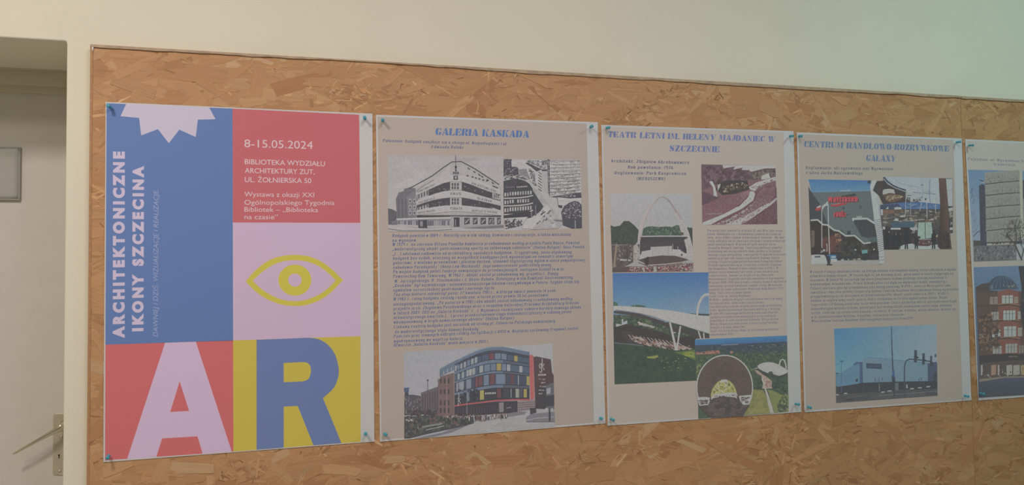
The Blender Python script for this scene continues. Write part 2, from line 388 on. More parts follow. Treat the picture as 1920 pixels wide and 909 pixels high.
class Print:
    """flat printed artwork, collected as one mesh; coordinates are picture pixels through a zoom frame"""
    step = 2.5e-6
    def __init__(s, name, poster, base=1.0, seed=1, sat=0.95):
        s.name, s.poster = name, poster; s.tone = (lambda c, x, y: photo_tone(c, x, y, sat)) if name == 'printed_photo' else (lambda c, x, y: c); s.V, s.F, s.C = [], [], []
        s.y = PY - base*1e-5; s.fr = (0, 0, 1); s.rng = random.Random(seed); s.k = 0
    def frame(s, x0, y0, k): s.fr = (x0, y0, k); return s
    def px(s, x, y): return (s.fr[0]+x/s.fr[2], s.fr[1]+y/s.fr[2])
    def raw(s, w, cols, step=None):
        b = len(s.V); s.V.extend((X, s.y, Z) for X, Z in w); s.F.append(list(range(b, b+len(w))))
        s.C.append(cols); s.y -= s.step if step is None else step
    def p(s, col, *c, cols=None, step=None):
        if isinstance(col, int): col = (col, col-3, col+1)
        q = [s.px(c[i], c[i+1]) for i in range(0, len(c), 2)]
        tone = s.tone
        if cols: cl = [albedo(tone(k, *t), *t) for k, t in zip(cols, q)]
        else:
            cx = sum(t[0] for t in q)/len(q); cy = sum(t[1] for t in q)/len(q)
            cl = [albedo(tone(col, cx, cy), cx, cy)]*len(q)
        s.raw([wl(t[0], t[1], s.y) for t in q], cl, step)
        return s
    def ell(s, col, cx, cy, rx, ry, a0=0, a1=360, n=28, rot=0.0, step=None):
        pts = []; cr, sr = math.cos(rot), math.sin(rot)
        m = n if a1-a0 >= 360 else n+1
        for k in range(m):
            a = math.radians(a0+(a1-a0)*k/n); x, y = rx*math.cos(a), ry*math.sin(a)
            pts += [cx+cr*x-sr*y, cy+sr*x+cr*y]
        return s.p(col, *pts, step=step)
    def line(s, col, w, *c, step=2e-6):
        pts = [(c[i], c[i+1]) for i in range(0, len(c), 2)]
        L, Rr = [], []
        for i, (x, y) in enumerate(pts):
            a = pts[max(0, i-1)]; b = pts[min(len(pts)-1, i+1)]
            dx, dy = b[0]-a[0], b[1]-a[1]; l = math.hypot(dx, dy) or 1
            nx, ny = -dy/l*w/2, dx/l*w/2; L.append((x+nx, y+ny)); Rr.append((x-nx, y-ny))
        for i in range(len(pts)-1):
            q = [L[i], L[i+1], Rr[i+1], Rr[i]]
            s.p(col, *[v for t in q for v in t], step=0)
        s.y -= step
        return s
    def scatter(s, n, poly, size, cols, shape='quad', asp=1.0, ang=0.0, spread=3.14):
        P = [(poly[i], poly[i+1]) for i in range(0, len(poly), 2)]
        xa, xb = min(p[0] for p in P), max(p[0] for p in P); ya, yb = min(p[1] for p in P), max(p[1] for p in P)
        def inside(x, y):
            r = False; j = len(P)-1
            for i in range(len(P)):
                if (P[i][1] > y) != (P[j][1] > y) and x < (P[j][0]-P[i][0])*(y-P[i][1])/(P[j][1]-P[i][1])+P[i][0]: r = not r
                j = i
            return r
        done = 0; tries = 0; y0 = s.y
        while done < n and tries < n*12:
            tries += 1; x, y = s.rng.uniform(xa, xb), s.rng.uniform(ya, yb)
            if not inside(x, y): continue
            r = s.rng.uniform(*size); a = ang+s.rng.uniform(-spread, spread); m = 4 if shape == 'quad' else 7
            pts = []; ok = True
            for k in range(m):
                t = 2*math.pi*k/m+0.785; rr = r*s.rng.uniform(0.7, 1.25)
                ex, ey = rr*asp*math.cos(t), rr*math.sin(t)
                X, Y = x+math.cos(a)*ex-math.sin(a)*ey, y+math.sin(a)*ex+math.cos(a)*ey
                if not inside(X, Y): ok = False; break
                pts += [X, Y]
            if not ok: continue
            s.y = y0 - done*3e-7
            s.p(s.rng.choice(cols), *pts, step=0); done += 1
        s.y = y0 - done*3e-7 - 2e-6
        return s
    def build(s, parent=None, label=None):
        o0 = s.poster['origin']
        me = bpy.data.meshes.new(s.name)
        me.from_pydata([(x-o0[0], y-o0[1], z-o0[2]) for x, y, z in s.V], [], s.F)
        # all faces look towards the room (-y)
        flip = [p.index for p in me.polygons if p.normal.y > 0]
        if flip:
            fl = set(flip); F = [f[::-1] if i in fl else f for i, f in enumerate(s.F)]
            C = [c[::-1] if i in fl else c for i, c in enumerate(s.C)]
            me = bpy.data.meshes.new(s.name); me.from_pydata([(x-o0[0], y-o0[1], z-o0[2]) for x, y, z in s.V], [], F)
        else: C = s.C
        at = me.attributes.new('Col', 'FLOAT_COLOR', 'CORNER')
        at.data.foreach_set('color', np.array([(*c, 1.0) for f in C for c in f], dtype=np.float32).ravel())
        o = link(s.name, me, M_PHOTO if s.name == 'printed_photo' else M_PRINT, parent or s.poster['obj'])
        if label: o['label'] = label
        return o

# --- lettering: a slab italic drawn with a broad nib, stencil capitals, and the plain sans
NIB = {}
def _n(ch, w, st): NIB[ch] = (w, st.split())
YM = {'a': -1, 'b': -2, 'c': -3}
for line in '''a 4 4640 461605011040
b 4 0900 063645413000
c 4 461605011040 4645
d 4 4940 461605011040
e 4 034345361605011040
f 3 10182939 0636
g 4 464b3c0c 461605011040
h 4 0900 06364540
i 0 0600 0808
j 1 161b0c 1818
k 4 0900 460340
l 0 0900
m 6 0600 063630 366660
n 4 0600 06364540
o 4 050110304145361605
p 4 060c 063645413000
q 4 464c 461605011040
r 3 0600 0636
s 4 461605044341 413000
t 2 09011020 0626
u 4 06011040 4640
v 4 062046
w 6 0610365066
x 4 0640 0046
y 4 06011040 464b3c0c
z 4 06460040
A 5 002950 1343
B 5 0900 0939484504 0544413000
C 5 592907022050
D 5 0900 0939575230 3000
E 5 0900 0959 0545 0050
F 5 0900 0959 0545
G 5 592907022050 50543454
H 5 0900 5950 0555
I 0 0900
J 4 494130100102
K 5 0900 590450 
L 5 0900 0050
M 6 0900 093369 6960
N 5 0900 0950 5950
O 5 07022030525739290 7
P 5 0900 0939585605
R 5 0900 0939585605 3550
S 5 591908065452 524000
T 6 0969 3930
U 5 090220305259
V 5 092059
W 8 0920 2049 4960 6089
X 5 0950 0059
Y 5 092559 2520
Z 5 09590050
0 4 080110304148391908
1 1 081910
2 4 08193948460040
3 4 094925413000
4 4 3930 390343
5 4 49090535413000
6 4 390701103041341404
7 4 094910
8 4 193947451506081 9 153543413010010415
9 4 453516071939484530
. 0 0000
, 0 000a
: 0 0000 0505
- 3 0434
( 2 291801 1a2b
) 2 092821 1b0c
[ 1 190919 090a 0a1a
] 1 0919 191a 1a0a
„ 2 000b 202b
” 2 0a0a 2929'''.split('\n'):
    q = line.split(' ', 2); st = q[2].split()
    st = [t for t in st if len(t) % 2 == 0 and len(t) >= 4]
    NIB[q[0]] = (int(q[1]), st)
NIB['O'] = (5, ['070220305257392907'.replace('3929', '3929')])
NIB['8'] = (4, ['1939474515060819', '153543413010010415'])
NIB['”'] = (2, ['0908', '2928'])
DIA = {'ą': ('a', '4a4b'), 'ę': ('e', '3a3b'), 'ć': ('c', '2838'), 'ł': ('l', None), 'ń': ('n', '2838'), 'ó': ('o', '2838'), 'ś': ('s', '2838'), 'ź': ('z', '2838'), 'ż': ('z', '2828'),
       'Ł': ('L', '0526'), 'Ż': ('Z', None), 'Ś': ('S', None), '–': ('-', None)}
def nib_strokes(ch):
    if ch in DIA:
        b, ex = DIA[ch]; w, st = NIB[b]; st = list(st)
        if ch == 'ł': st = st+['0415']
        elif ex: st.append(ex)
        return w, st
    return NIB.get(ch, (3, []))
def dec(t):
    return [(int(t[i]), YM.get(t[i+1]) if t[i+1] in YM else int(t[i+1])) for i in range(0, len(t)-1, 2)]
def hull_sweep(a, b, w, h):
    """outline of a nib rectangle moved from a to b"""
    pts = [(p[0]+dx, p[1]+dy) for p in (a, b) for dx, dy in ((0, 0), (w, 0), (w, h), (0, h))]
    pts = sorted(set(pts))
    def cr(o, p, q): return (p[0]-o[0])*(q[1]-o[1])-(p[1]-o[1])*(q[0]-o[0])
    lo, up = [], []
    for p in pts:
        while len(lo) >= 2 and cr(lo[-2], lo[-1], p) <= 1e-9: lo.pop()
        lo.append(p)
    for p in reversed(pts):
        while len(up) >= 2 and cr(up[-2], up[-1], p) <= 1e-9: up.pop()
        up.append(p)
    return lo[:-1]+up[:-1]
S_ = .36
STEN = {
 'I': (.36, [[0,0,.36,0,.36,1,0,1]]),
 'L': (.84, [[0,0,.36,0,.36,1,0,1],[.42,0,.80,0,.84,.34,.76,.34,.64,.12,.42,.08]]),
 'E': (.84, [[0,0,.36,0,.36,1,0,1],[.42,1,.80,1,.80,.70,.72,.70,.60,.88,.42,.92],[.42,.46,.52,.44,.58,.34,.64,.34,.64,.68,.58,.68,.52,.56,.42,.55],[.42,0,.82,0,.86,.34,.78,.34,.64,.12,.42,.08]]),
 'A': (.98, [[.40,1,.62,1,1.0,0,.58,0],[0,0,.32,0,.32,.07,.2,.09,.42,.78,.36,.92,.10,.09,0,.07],[.27,.26,.50,.26,.47,.36,.31,.36]]),
 'R': (.94, [[0,0,.36,0,.36,1,0,1],[.42,1,.68,1,.86,.92,.92,.76,.86,.58,.70,.50,.42,.50,.42,.57,.52,.59,.56,.75,.52,.91,.42,.93],[.46,.44,.74,.44,.98,0,.58,0]]),
 'K': (.98, [[0,0,.36,0,.36,1,0,1],[.42,.46,.70,.92,.62,.93,.62,1,.96,1,.96,.93,.86,.92,.58,.56],[.50,.46,.60,.60,1.02,0,.58,0]]),
 'G': (.88, [[.42,1,.2,.95,.04,.78,0,.5,.04,.22,.2,.05,.42,0,.42,.08,.38,.2,.36,.5,.38,.8,.42,.92],[.48,1,.66,.93,.76,1,.82,1,.82,.64,.74,.64,.62,.86,.48,.92],[.48,.44,.9,.44,.9,.38,.84,.36,.84,.06,.70,.06,.48,0,.48,.08,.54,.14,.54,.36,.48,.38]]),
 'C': (.84, [[.42,1,.2,.95,.04,.78,0,.5,.04,.22,.2,.05,.42,0,.42,.08,.38,.2,.36,.5,.38,.8,.42,.92],[.48,1,.66,.93,.76,1,.82,1,.82,.64,.74,.64,.62,.86,.48,.92],[.48,0,.68,.05,.84,.30,.77,.33,.64,.14,.48,.08]]),
 'S': (.80, [[.04,.72,.10,.90,.26,.99,.34,.84,.72,.52,.80,.32,.74,.10,.58,.01,.50,.16,.10,.50],[.36,1,.58,.94,.66,1,.72,1,.74,.70,.66,.70,.56,.87,.40,.93],[.48,0,.24,.06,.12,0,.05,0,.02,.32,.10,.32,.22,.13,.44,.07]]),
 'D': (.96, [[0,0,.36,0,.36,1,0,1],[.42,1,.64,.98,.86,.82,.94,.5,.86,.18,.64,.02,.42,0,.42,.07,.52,.16,.58,.5,.52,.84,.42,.93]]),
 'T': (.86, [[.25,0,.61,0,.61,1,.25,1],[.19,1,0,1,-.04,.66,.04,.66,.19,.90],[.67,1,.86,1,.90,.66,.82,.66,.67,.90]]),
 'N': (1.0, [[.10,.02,.19,.02,.19,.78,.10,.88],[0,0,.28,0,.28,.07,0,.07],[0,1,.32,1,.86,0,.64,0],[.72,.32,.81,.18,.81,1,.72,1],[.63,1,.92,1,.92,.93,.63,.93]]),
 'H': (.94, [[0,0,.36,0,.36,1,0,1],[.56,0,.92,0,.92,1,.56,1],[.40,.44,.52,.44,.52,.56,.40,.56]]),
 'M': (1.22, [[.08,.02,.17,.02,.22,.9,.15,.9],[0,0,.26,0,.26,.07,0,.07],[.10,1,.42,1,.62,.24,.50,.0],[.66,.30,.58,.08,.76,.9,.80,.9],[.84,0,1.2,0,1.2,1,.84,1]]),
 'Y': (.96, [[0,1,.40,1,.62,.5,.62,0,.28,0,.28,.44],[.66,.52,.84,.92,.76,.93,.76,1,1.0,1,1.0,.93,.92,.92,.70,.44]]),
 'J': (.68, [[.32,.22,.68,.22,.68,1,.32,1],[0,.30,.2,.32,.26,.12,.44,.08,.62,.18,.5,.02,.3,0,.1,.05]]),
 'W': (1.3, [[0,1,.36,1,.60,0,.38,0],[.40,.5,.50,.72,.44,.93,.38,.93],[.50,1,.84,1,1.04,0,.82,0],[1.06,.12,1.24,.92,1.16,.93,1.16,1,1.36,1,1.36,.93,1.29,.92,1.10,0]]),
 'Z': (.86, [[.46,1,.84,1,.40,0,0,0],[.06,1,.40,1,.40,.92,.20,.88,.12,.66,.04,.66],[.46,0,.84,0,.88,.34,.80,.34,.68,.12,.46,.08]]),
 'U': (.92, [[0,1,.36,1,.36,.16,.42,.08,.42,0,.2,.03,.05,.14,0,.3],[.48,0,.66,.04,.76,.2,.76,.93,.68,1,.90,1,.90,.93,.84,.92,.84,.24,.74,.06,.6,0,.48,.06]]),
 'O': (.94, [[.44,1,.2,.95,.04,.78,0,.5,.04,.22,.2,.05,.44,0,.44,.08,.38,.2,.36,.5,.38,.8,.44,.92],[.50,1,.74,.95,.90,.78,.94,.5,.90,.22,.74,.05,.50,0,.50,.08,.56,.2,.58,.5,.56,.8,.50,.92]]),
 'X': (.98, [[0,1,.38,1,.98,0,.58,0],[0,0,.28,0,.28,.07,.16,.09,.40,.42,.34,.48,.06,.09,0,.07],[.60,1,.90,1,.90,.93,.80,.91,.62,.62,.56,.68,.68,.90,.60,.93]]),
 'B': (.92, [[0,0,.36,0,.36,1,0,1],[.42,1,.66,1,.82,.90,.84,.72,.72,.54,.42,.54,.42,.6,.5,.62,.5,.92,.42,.93],[.42,.48,.72,.48,.9,.36,.9,.14,.72,0,.42,0,.42,.07,.54,.1,.54,.4,.42,.42]]),
 '.': (.28, [[0,0,.26,0,.26,.16,0,.16]]),
 '-': (.44, [[.04,.36,.42,.36,.42,.46,.04,.46]]),
}
def base_frame(x0, y0, x1, y1, cap, y):
    a, b = np.array(wl(x0, y0, y)), np.array(wl(x1, y1, y)); d = b-a; L = np.linalg.norm(d); d = d/L; n = np.array((-d[1], d[0]))
    mx, my = (x0+x1)/2, (y0+y1)/2; dx, dy = x1-x0, y1-y0; l = math.hypot(dx, dy)
    c = np.array(wl(mx, my, y))-np.array(wl(mx+dy/l*cap, my-dx/l*cap, y))
    return a, d, n, L, np.linalg.norm(c)
def put(pr, polys, adv, x0, y0, x1, y1, cap, col, shear=0.0, step=4e-7):
    a, d, n, L, hcap = base_frame(x0, y0, x1, y1, cap, pr.y)
    sx = L/adv; cl = albedo(col, (x0+x1)/2, (y0+y1)/2)
    y0 = pr.y
    for k, q in enumerate(polys):
        pr.y = y0 - (k % 12)*1.2e-6
        w = [tuple(a + d*((u + shear*v/ (sx/hcap))*sx) + n*(v*hcap)) for u, v in q]
        pr.raw(w, [cl]*len(w), 0)
    pr.y = y0 if pr.name.endswith('text') else y0-1.6e-5
def nib_text(pr, text, x0, y0, x1, y1, cap, col, nw=2.3, nh=1.25, shear=0.16):
    polys, x = [], 0.0
    for ch in text:
        if ch == ' ': x += 4.6; continue
        w, st = nib_strokes(ch)
        for t in st:
            pts = dec(t)
            for p, q in zip(pts, pts[1:]):
                if p[0] == q[0] and abs(p[1]-q[1]) >= 4 and shear > 0:
                    lo_, hi_ = min(p[1], q[1]), max(p[1], q[1])
                    if lo_ <= 0: polys.append([((x+u)/10, v/10) for u, v in ((p[0]-0.9, lo_), (p[0]+nw+0.9, lo_), (p[0]+nw+0.9, lo_+0.9), (p[0]-0.9, lo_+0.9))])
                    if hi_ >= 6: polys.append([((x+u)/10, v/10) for u, v in ((p[0]-1.0, hi_+nh-0.9), (p[0], hi_+nh-0.9), (p[0], hi_+nh), (p[0]-1.0, hi_+nh))])
                hp = hull_sweep((p[0], p[1]), (q[0], q[1]), nw, nh)
                polys.append([((x+u)/10, v/10) for u, v in hp])
        x += w+nw+2.9
    put(pr, polys, (x-2.9)/10, x0, y0, x1, y1, cap, col, shear)
def sten_text(pr, text, x0, y0, x1, y1, cap, col, shear=0.12):
    polys, x = [], 0.0
    for ch in text:
        if ch == ' ': x += 0.55; continue
        w, ps = STEN[ch]
        for q in ps: polys.append([(x+q[i], q[i+1]) for i in range(0, len(q), 2)])
        x += w+0.11
    put(pr, polys, x-0.11, x0, y0, x1, y1, cap, col, shear)
def sans_text(pr, text, x0, y0, x1, y1, cap, col, bold=0.0, shear=0.0, space=1.0):
    cu = bpy.data.curves.new('sans', 'FONT'); cu.body = text; cu.dimensions = '2D'; cu.fill_mode = 'FRONT'; cu.offset = bold; cu.resolution_u = 4; cu.space_character = space
    o = bpy.data.objects.new('sans', cu); COL.objects.link(o); bpy.context.view_layer.update()
    me = bpy.data.meshes.new_from_object(o.evaluated_get(bpy.context.evaluated_depsgraph_get()))
    v = np.array([tuple(w.co)[:2] for w in me.vertices]); faces = [list(p.vertices) for p in me.polygons]
    bpy.data.objects.remove(o); bpy.data.curves.remove(cu); bpy.data.meshes.remove(me)
    CAPH = 0.729
    v = v/CAPH; xmin, xmax = v[:, 0].min(), v[:, 0].max(); v[:, 0] -= xmin
    a, d, n, L, hcap = base_frame(x0, y0, x1, y1, cap, pr.y); sx = L/(xmax-xmin); cl = albedo(col, (x0+x1)/2, (y0+y1)/2)
    b = len(pr.V)
    for u, w in v:
        q = a + d*(u*sx + shear*w*hcap) + n*(w*hcap); pr.V.append((q[0], pr.y, q[1]))
    for f in faces: pr.F.append([b+i for i in f]); pr.C.append([cl]*len(f))
    pr.y -= 6e-6

# ------------------------------------------------------------------ posters
def make_poster(label, corners):
    w = [wl(x, y, PY) for x, y in corners]                     # TL TR BR BL
    org = (w[0][0], 0.0, w[0][1])
    N = 14; bm = bmesh.new(); g = []
    for i in range(N+1):
        row = []
        for j in range(N+1):
            u, v = i/N, j/N
            p = [(w[0][k]*(1-u)+w[1][k]*u)*(1-v)+(w[3][k]*(1-u)+w[2][k]*u)*v for k in (0, 1)]
            row.append(bm.verts.new((p[0]-org[0], PY, p[1]-org[2])))
        g.append(row)
    for i in range(N):
        for j in range(N): bm.faces.new((g[i][j], g[i][j+1], g[i+1][j+1], g[i+1][j]))
    bmesh.ops.recalc_face_normals(bm, faces=bm.faces)
    if bm.faces[:][0].normal.y > 0: bmesh.ops.reverse_faces(bm, faces=bm.faces)
    bmesh.ops.solidify(bm, geom=bm.faces[:], thickness=0.0003)
    for v in bm.verts:
        pass
    me = bpy.data.meshes.new('poster'); bm.to_mesh(me); bm.free()
    ys = [v.co.y for v in me.vertices]; mn = min(ys)
    for v in me.vertices: v.co.y += PY-mn
    o = link('poster', me, M_PAPER, None, org)
    tag(o, label, 'poster', 'exhibition posters pinned in a row')
    return {'obj': o, 'origin': org}

BEIGE = (158, 144, 133)
P1 = make_poster('bright poster of blue, red, pink and yellow blocks with big letters A and R', [(198,191),(698.3,213),(701.9,827.7),(193.7,866.4)])
P2 = make_poster('beige poster titled GALERIA KASKADA with an old black and white building photo', [(704.7,215),(1120.8,228.9),(1135.3,793.7),(712.4,828)])
P3 = make_poster('beige poster titled TEATR LETNI with arch photo and round inset photo', [(1127.3,234),(1487.9,245.7),(1502.6,772.3),(1139.3,797.9)])
P4 = make_poster('beige poster titled CENTRUM HANDLOWO-ROZRYWKOWE GALAXY with red lettered building photo', [(1493.9,248),(1803.4,259.4),(1821.4,750.4),(1508.2,773)])
P5 = make_poster('rightmost beige poster with a grey tower block photo above a domed building photo', [(1809.7,260.8),(2080,272),(2102,731),(1834,750.6)])

def spline(P, m=5):
    out = []; n = len(P)
    for i in range(n-1):
        p0, p1, p2, p3 = P[max(0, i-1)], P[i], P[i+1], P[min(n-1, i+2)]
        for k in range(m):
            t = k/m
            out += [0.5*(2*p1[j]+(p2[j]-p0[j])*t+(2*p0[j]-5*p1[j]+4*p2[j]-p3[j])*t*t+(3*p1[j]-p0[j]-3*p2[j]+p3[j])*t**3) for j in (0, 1)]
    return out+list(P[-1])
# ---- poster 1
BLUE, RED, PINK, YEL = (98,115,160), (187,96,100), (188,158,177), (178,159,69)
d = Print('color_block', P1); d.p(BLUE, 199.8,193.4, 436,203.5, 437,638.4, 197.6,646); d.build(label='blue block')
d = Print('color_block', P1); d.p((188,96,101), 436,203.5, 673.4,215, 675.6,417.6, 436.6,417); d.build(label='red block with white text')
d = Print('color_block', P1); d.p(PINK, 436.6,417, 675.6,417.6, 675.9,630, 437,638); d.build(label='pink block')
d = Print('color_block', P1); d.p((187,98,97), 197.6,646, 437,638, 437.5,846.5, 196.9,862.7); d.build(label='red block behind the letter A')
d = Print('color_block', P1); d.p(YEL, 437,638, 675.9,630, 676.2,828, 437.5,846.5); d.build(label='yellow block')
d = Print('star_motif', P1, 3); d.p((202,176,192), 236.5,195, 226,217.7, 260.8,221, 264.8,253.7, 296.2,242, 316.5,268.4, 336.2,243, 367,256.7, 371,224.3, 404,223.3, 392.4,201.7); d.build(label='pink star cut by the top edge')
d = Print('letter', P1, 3); d.p((188,163,181), 309.6,642.4, 367.2,640.4, 434.6,846.6, 380,850.3, 370.2,817.7, 304,821.7, 293,856.3, 238.4,860)
d.p((186,98,97), 336.9,714.6, 354.5,770.2, 319.2,772.2); d.build(label='big pink letter A')
d = Print('letter', P1, 3)
bowl = spline([(560,633.8),(578.9,633.1),(598,636),(613.8,645.4),(627,662),(634,684),(634.8,702.6),(626.5,726),(605.6,746.2)])[2:]
d.p((98,111,146), 481,636.8, *bowl, 640.2,830.6, 587.8,834.6, 558.2,760.8, 531.9,762, 531.9,839, 481,843)
d.p(YEL, 531.9,680.4, *spline([(566,678.7),(575,679.6),(581,685),(583,694.7),(581,705),(576,712),(566,715)]), 531.9,716.3); d.build(label='big blue letter R')
d = Print('eye_motif', P1, 3).frame(420,420,4.133)
EY = (188,170,72)
uo = [168,445, 210,392, 260,343, 310,304, 360,275, 410,256, 460,245, 510,239, 560,238, 610,242, 660,250, 710,268, 760,293, 810,328, 860,370, 922,435]
lo = [840,520, 790,560, 740,590, 690,612, 640,627, 590,634, 540,635, 490,631, 440,622, 390,606, 340,585, 290,556, 240,520]
d.p(EY, *uo, *lo)
ui = [222,440, 260,402, 300,368, 340,340, 380,316, 425,298, 470,286, 515,281, 560,280, 605,284, 650,292, 695,307, 740,328, 780,356, 820,390, 866,436]
li = [800,503, 760,532, 720,554, 675,574, 630,588, 585,596, 540,597, 495,594, 450,585, 405,569, 360,548, 320,524, 280,495]
d.p(PINK, *ui, *li)
d.ell(EY, 549,434, 128,121); d.ell(PINK, 549,434, 52,51); d.build(label='yellow outlined eye')
d = Print('title_text', P1, 3); PK = (200,174,194)
sans_text(d, 'ARCHITEKTONICZNE', 232,633.5, 232.3,284, 20, PK, 0.066, space=1.48)
sans_text(d, 'IKONY SZCZECINA', 267.3,620.5, 268.3,311, 19.2, PK, 0.066, space=1.48); d.build(label='pink bold vertical title')
d = Print('subtitle_text', P1, 3)
sans_text(d, 'DAWNIEJ I DZIŚ. WIZUALIZACJE I REALIZACJE.', 296,631, 297,356, 9.6, (158,156,184), -0.008, 0.21); d.build()
WT = (222,180,182)
for nm, rows in (('date_text', (('8-15.05.2024', 458.3,275.8,586.4,279.2,15.3),)),
                 ('address_text', (('BIBLIOTEKA WYDZIAŁU', 459,307.5,609.3,311.5,9.7), ('ARCHITEKTURY ZUT,', 459,324.1,589.8,326.6,9.7), ('UL. ŻOŁNIERSKA 50', 459,341,583.7,343.3,9.7))),
                 ('description_text', (('Wystawa z okazji XXI', 458.3,368.2,589,369.6,9.3), ('Ogólnopolskiego Tygodnia', 458.3,383.6,627.3,384.2,9.3), ('Bibliotek – „Biblioteka', 458.3,396.8,596.4,397.6,9.3), ('na czasie”', 458.3,410.8,521,411,9.3)))):
    d = Print(nm, P1, 3)
    for t, a, b, c, e, cap in rows: sans_text(d, t, a, b, c, e, cap, WT, 0.004 if cap == 9.7 else -0.002)
    d.build(label='white text on red')

# ---- poster 2
d = Print('printed_background', P2)
d.p(BEIGE, 708.2,218.6, 1099.9,231.6, 1113.9,792.0, 715.2,824.2, step=0)
d.build(label='beige printed ground')
TB = (86,112,158); BB = (96,101,128)
d = Print('title_text', P2, 3); sten_text(d, 'GALERIA KASKADA', 815.9,252.9, 991.5,258, 13.1, TB); d.build(label='blue stencil title')
d = Print('subtitle_text', P2, 3); nib_text(d, 'Położenie: budynek znajduje się u zbiegu al. Niepodległości i ul.', 718,266, 951,272.2, 5.2, BB)
nib_text(d, 'Edmunda Bałuki', 808.8,277.5, 868,278.6, 5.2, BB); d.build()
d = Print('body_text', P2, 3)
L2 = [('Budynek powstał w 1889 r. Mieściły się w nim sklepy, kawiarnie i restauracje, a także mieszkania',60,68,1352,58), ('na wynajem.',60,102,240,100),
('W 1929 r. na zlecenie Ottona Ponatha kamienicę przebudowano według projektu Paula Bauze. Powstał',60,132,1415,118), ('„modernistyczny obiekt gastronomiczny oparty na żelbetowym szkielecie” (Halina Rutyna). Haus Ponath',62,165,1450,148),
('„[...] odstawał całkowicie od architektury sąsiednich budynków. Trzypiętrowy, jasno otynkowany',63,200,1358,185), ('budynek bez ozdób, otoczony na wszystkich kondygnacjach wysuniętymi na zewnątrz otwartymi',64,232,1370,215),
('galeriami, z wieloma prześwitami i płaskim dachem, stanowił stylistyczny wyłom w nieco pompatycznej',64,265,1453,243), ('zabudowie Paradeplatz” (Anna Lew-Machniak). Jego nowoczesność podkreślały neony.',65,298,1218,278),
('Po wojnie budynek pełnił funkcje nawiązujące do przedwojennych, następnie działał tu m.in.',65,330,1308,308), ('Powszechny Dom Towarowy. W 1962 r. obiekt został przebudowany wg. projektu L. Kappy,',65,363,1268,340),
('W. Jarczyńskiego, R. Stachowiaka i J. Około-Kułaka. Działający w nim Kombinat Gastronomiczny',75,398,1367,368), ('„Kaskada” był największym i najnowocześniejszym lokalem rozrywkowym w Polsce. Szybko stała się',65,430,1412,400),
('symbolem szczecińskiej gastronomii i nocnego życia.',66,463,805,445), ('Ten etap historii zakończył pożar 27 kwietnia 1981 r., w którym śmierć poniosło 14 osób.',66,495,1250,465),
('W 1982 r. ruiny budynku zostały rozebrane, a teren przez prawie 30 lat pozostawał',67,528,1187,497), ('niezagospodarowany. „Po pożarze w 1981 roku obiekt został odbudowany i rozbudowany według',67,565,1363,523),
('projektu arch. Zbigniewa Paszkowskiego wraz z zespołem Autorskiej Pracowni Architektury Urbicon',68,598,1410,553), ('w latach 2007-2011 na „Galerię Kaskada” [...]. Najnowsze rozwiązanie zawiera korektę dawnego układu',68,630,1427,585),
('urbanistycznego kwartału [...] przez przekształcenie ciągu komunikacji pieszej w szklany pasaż',69,662,1357,617), ('wkomponowany w bryłę nowoczesnego obiektu” (Halina Rutyna).',69,695,950,662),
('Ciekawą częścią budynku jest narożnik od strony pl. Żołnierza Polskiego nawiązujący',70,730,1238,685), ('do modernistycznego stylu dawnej Kaskady.',78,765,690,742),
('Podczas prac ziemnych odkryto relikty fortyfikacji z XVIII w. Najlepiej zachowany fragment został',70,798,1405,738), ('wyeksponowany we wnętrzu Galerii.',70,832,575,812), ('Otwarcie „Galeria Kaskada” miało miejsce w 2011 r.',70,862,765,833)]
for t, a, b, c, e in L2:
    nib_text(d, t, 720+a/3.867, 425+b/3.867+1.9, 720+c/3.867, 425+e/3.867+1.9, 5.4, BB, 2.6, 1.4)
d.build(label='small blue grey text')

# photo A: old corner building
d = Print('printed_photo', P2, 4, seed=5).frame(700,200,3.788)
d.p(0, 100,343, 922,350, 925,880, 107,888, cols=[(172,163,168),(176,168,172),(188,180,184),(186,178,182)])
for cx, cy, rx, ry, g in ((240,430,90,34,182),(350,480,80,30,190),(200,560,70,28,192),(420,400,120,26,180),(700,385,140,24,166),(800,440,110,26,178),(160,480,50,40,176),(300,540,90,26,196),(780,390,90,16,186),(260,400,50,24,190)):
    for k in range(5): d.ell((g-k%2*6, g-9-k%2*6, g-4), cx+d.rng.uniform(-30,30), cy+d.rng.uniform(-12,12), rx*d.rng.uniform(.4,.8), ry*d.rng.uniform(.4,.9))
d.p(96, 104,722, 135,728, 165,745, 168,832, 107,838)
d.p(110, 160,655, 180,608, 215,600, 222,582, 252,574, 300,580, 300,795, 168,800)
for x in (178,205,232): d.line(92, 5, x,650, x+2,795)
d.p(120, 235,640, 300,590, 345,560, 345,600, 305,660, 305,785, 248,780)
for y in (668,712,752):
    for x in (252,282): d.p(176, x,y-12, x+18,y-16, x+18,y+16, x,y+18); d.p(84, x+4,y-6, x+14,y-8, x+14,y+12, x+4,y+12)
d.p((168,162,166), 300,575, 425,505, 560,392, 625,390, 893,553, 908,578, 908,768, 306,768)
d.p((182,176,180), 350,560, 450,498, 545,420, 548,490, 440,520, 350,570)
d.p((176,170,174), 630,410, 890,565, 893,585, 760,535, 630,485)
d.line(76, 7, 252,583, 330,540, 420,490, 500,430, 558,392, 625,390, 720,440, 893,553)
d.line(96, 4, 300,602, 360,560, 430,520, 436,532)
for t in (.12,.28,.42,.5,.66,.8): d.p(78, 640+250*t,412+150*t, 656+250*t,422+150*t, 656+250*t,432+150*t, 640+250*t,422+150*t)
for t in (.05,.2,.3,.4,.52,.62): d.p(84, 650+240*t,480+66*t, 664+240*t,483+66*t, 664+240*t,493+66*t, 650+240*t,490+66*t)
d.p(86, 845,558, 885,572, 888,588, 850,580)
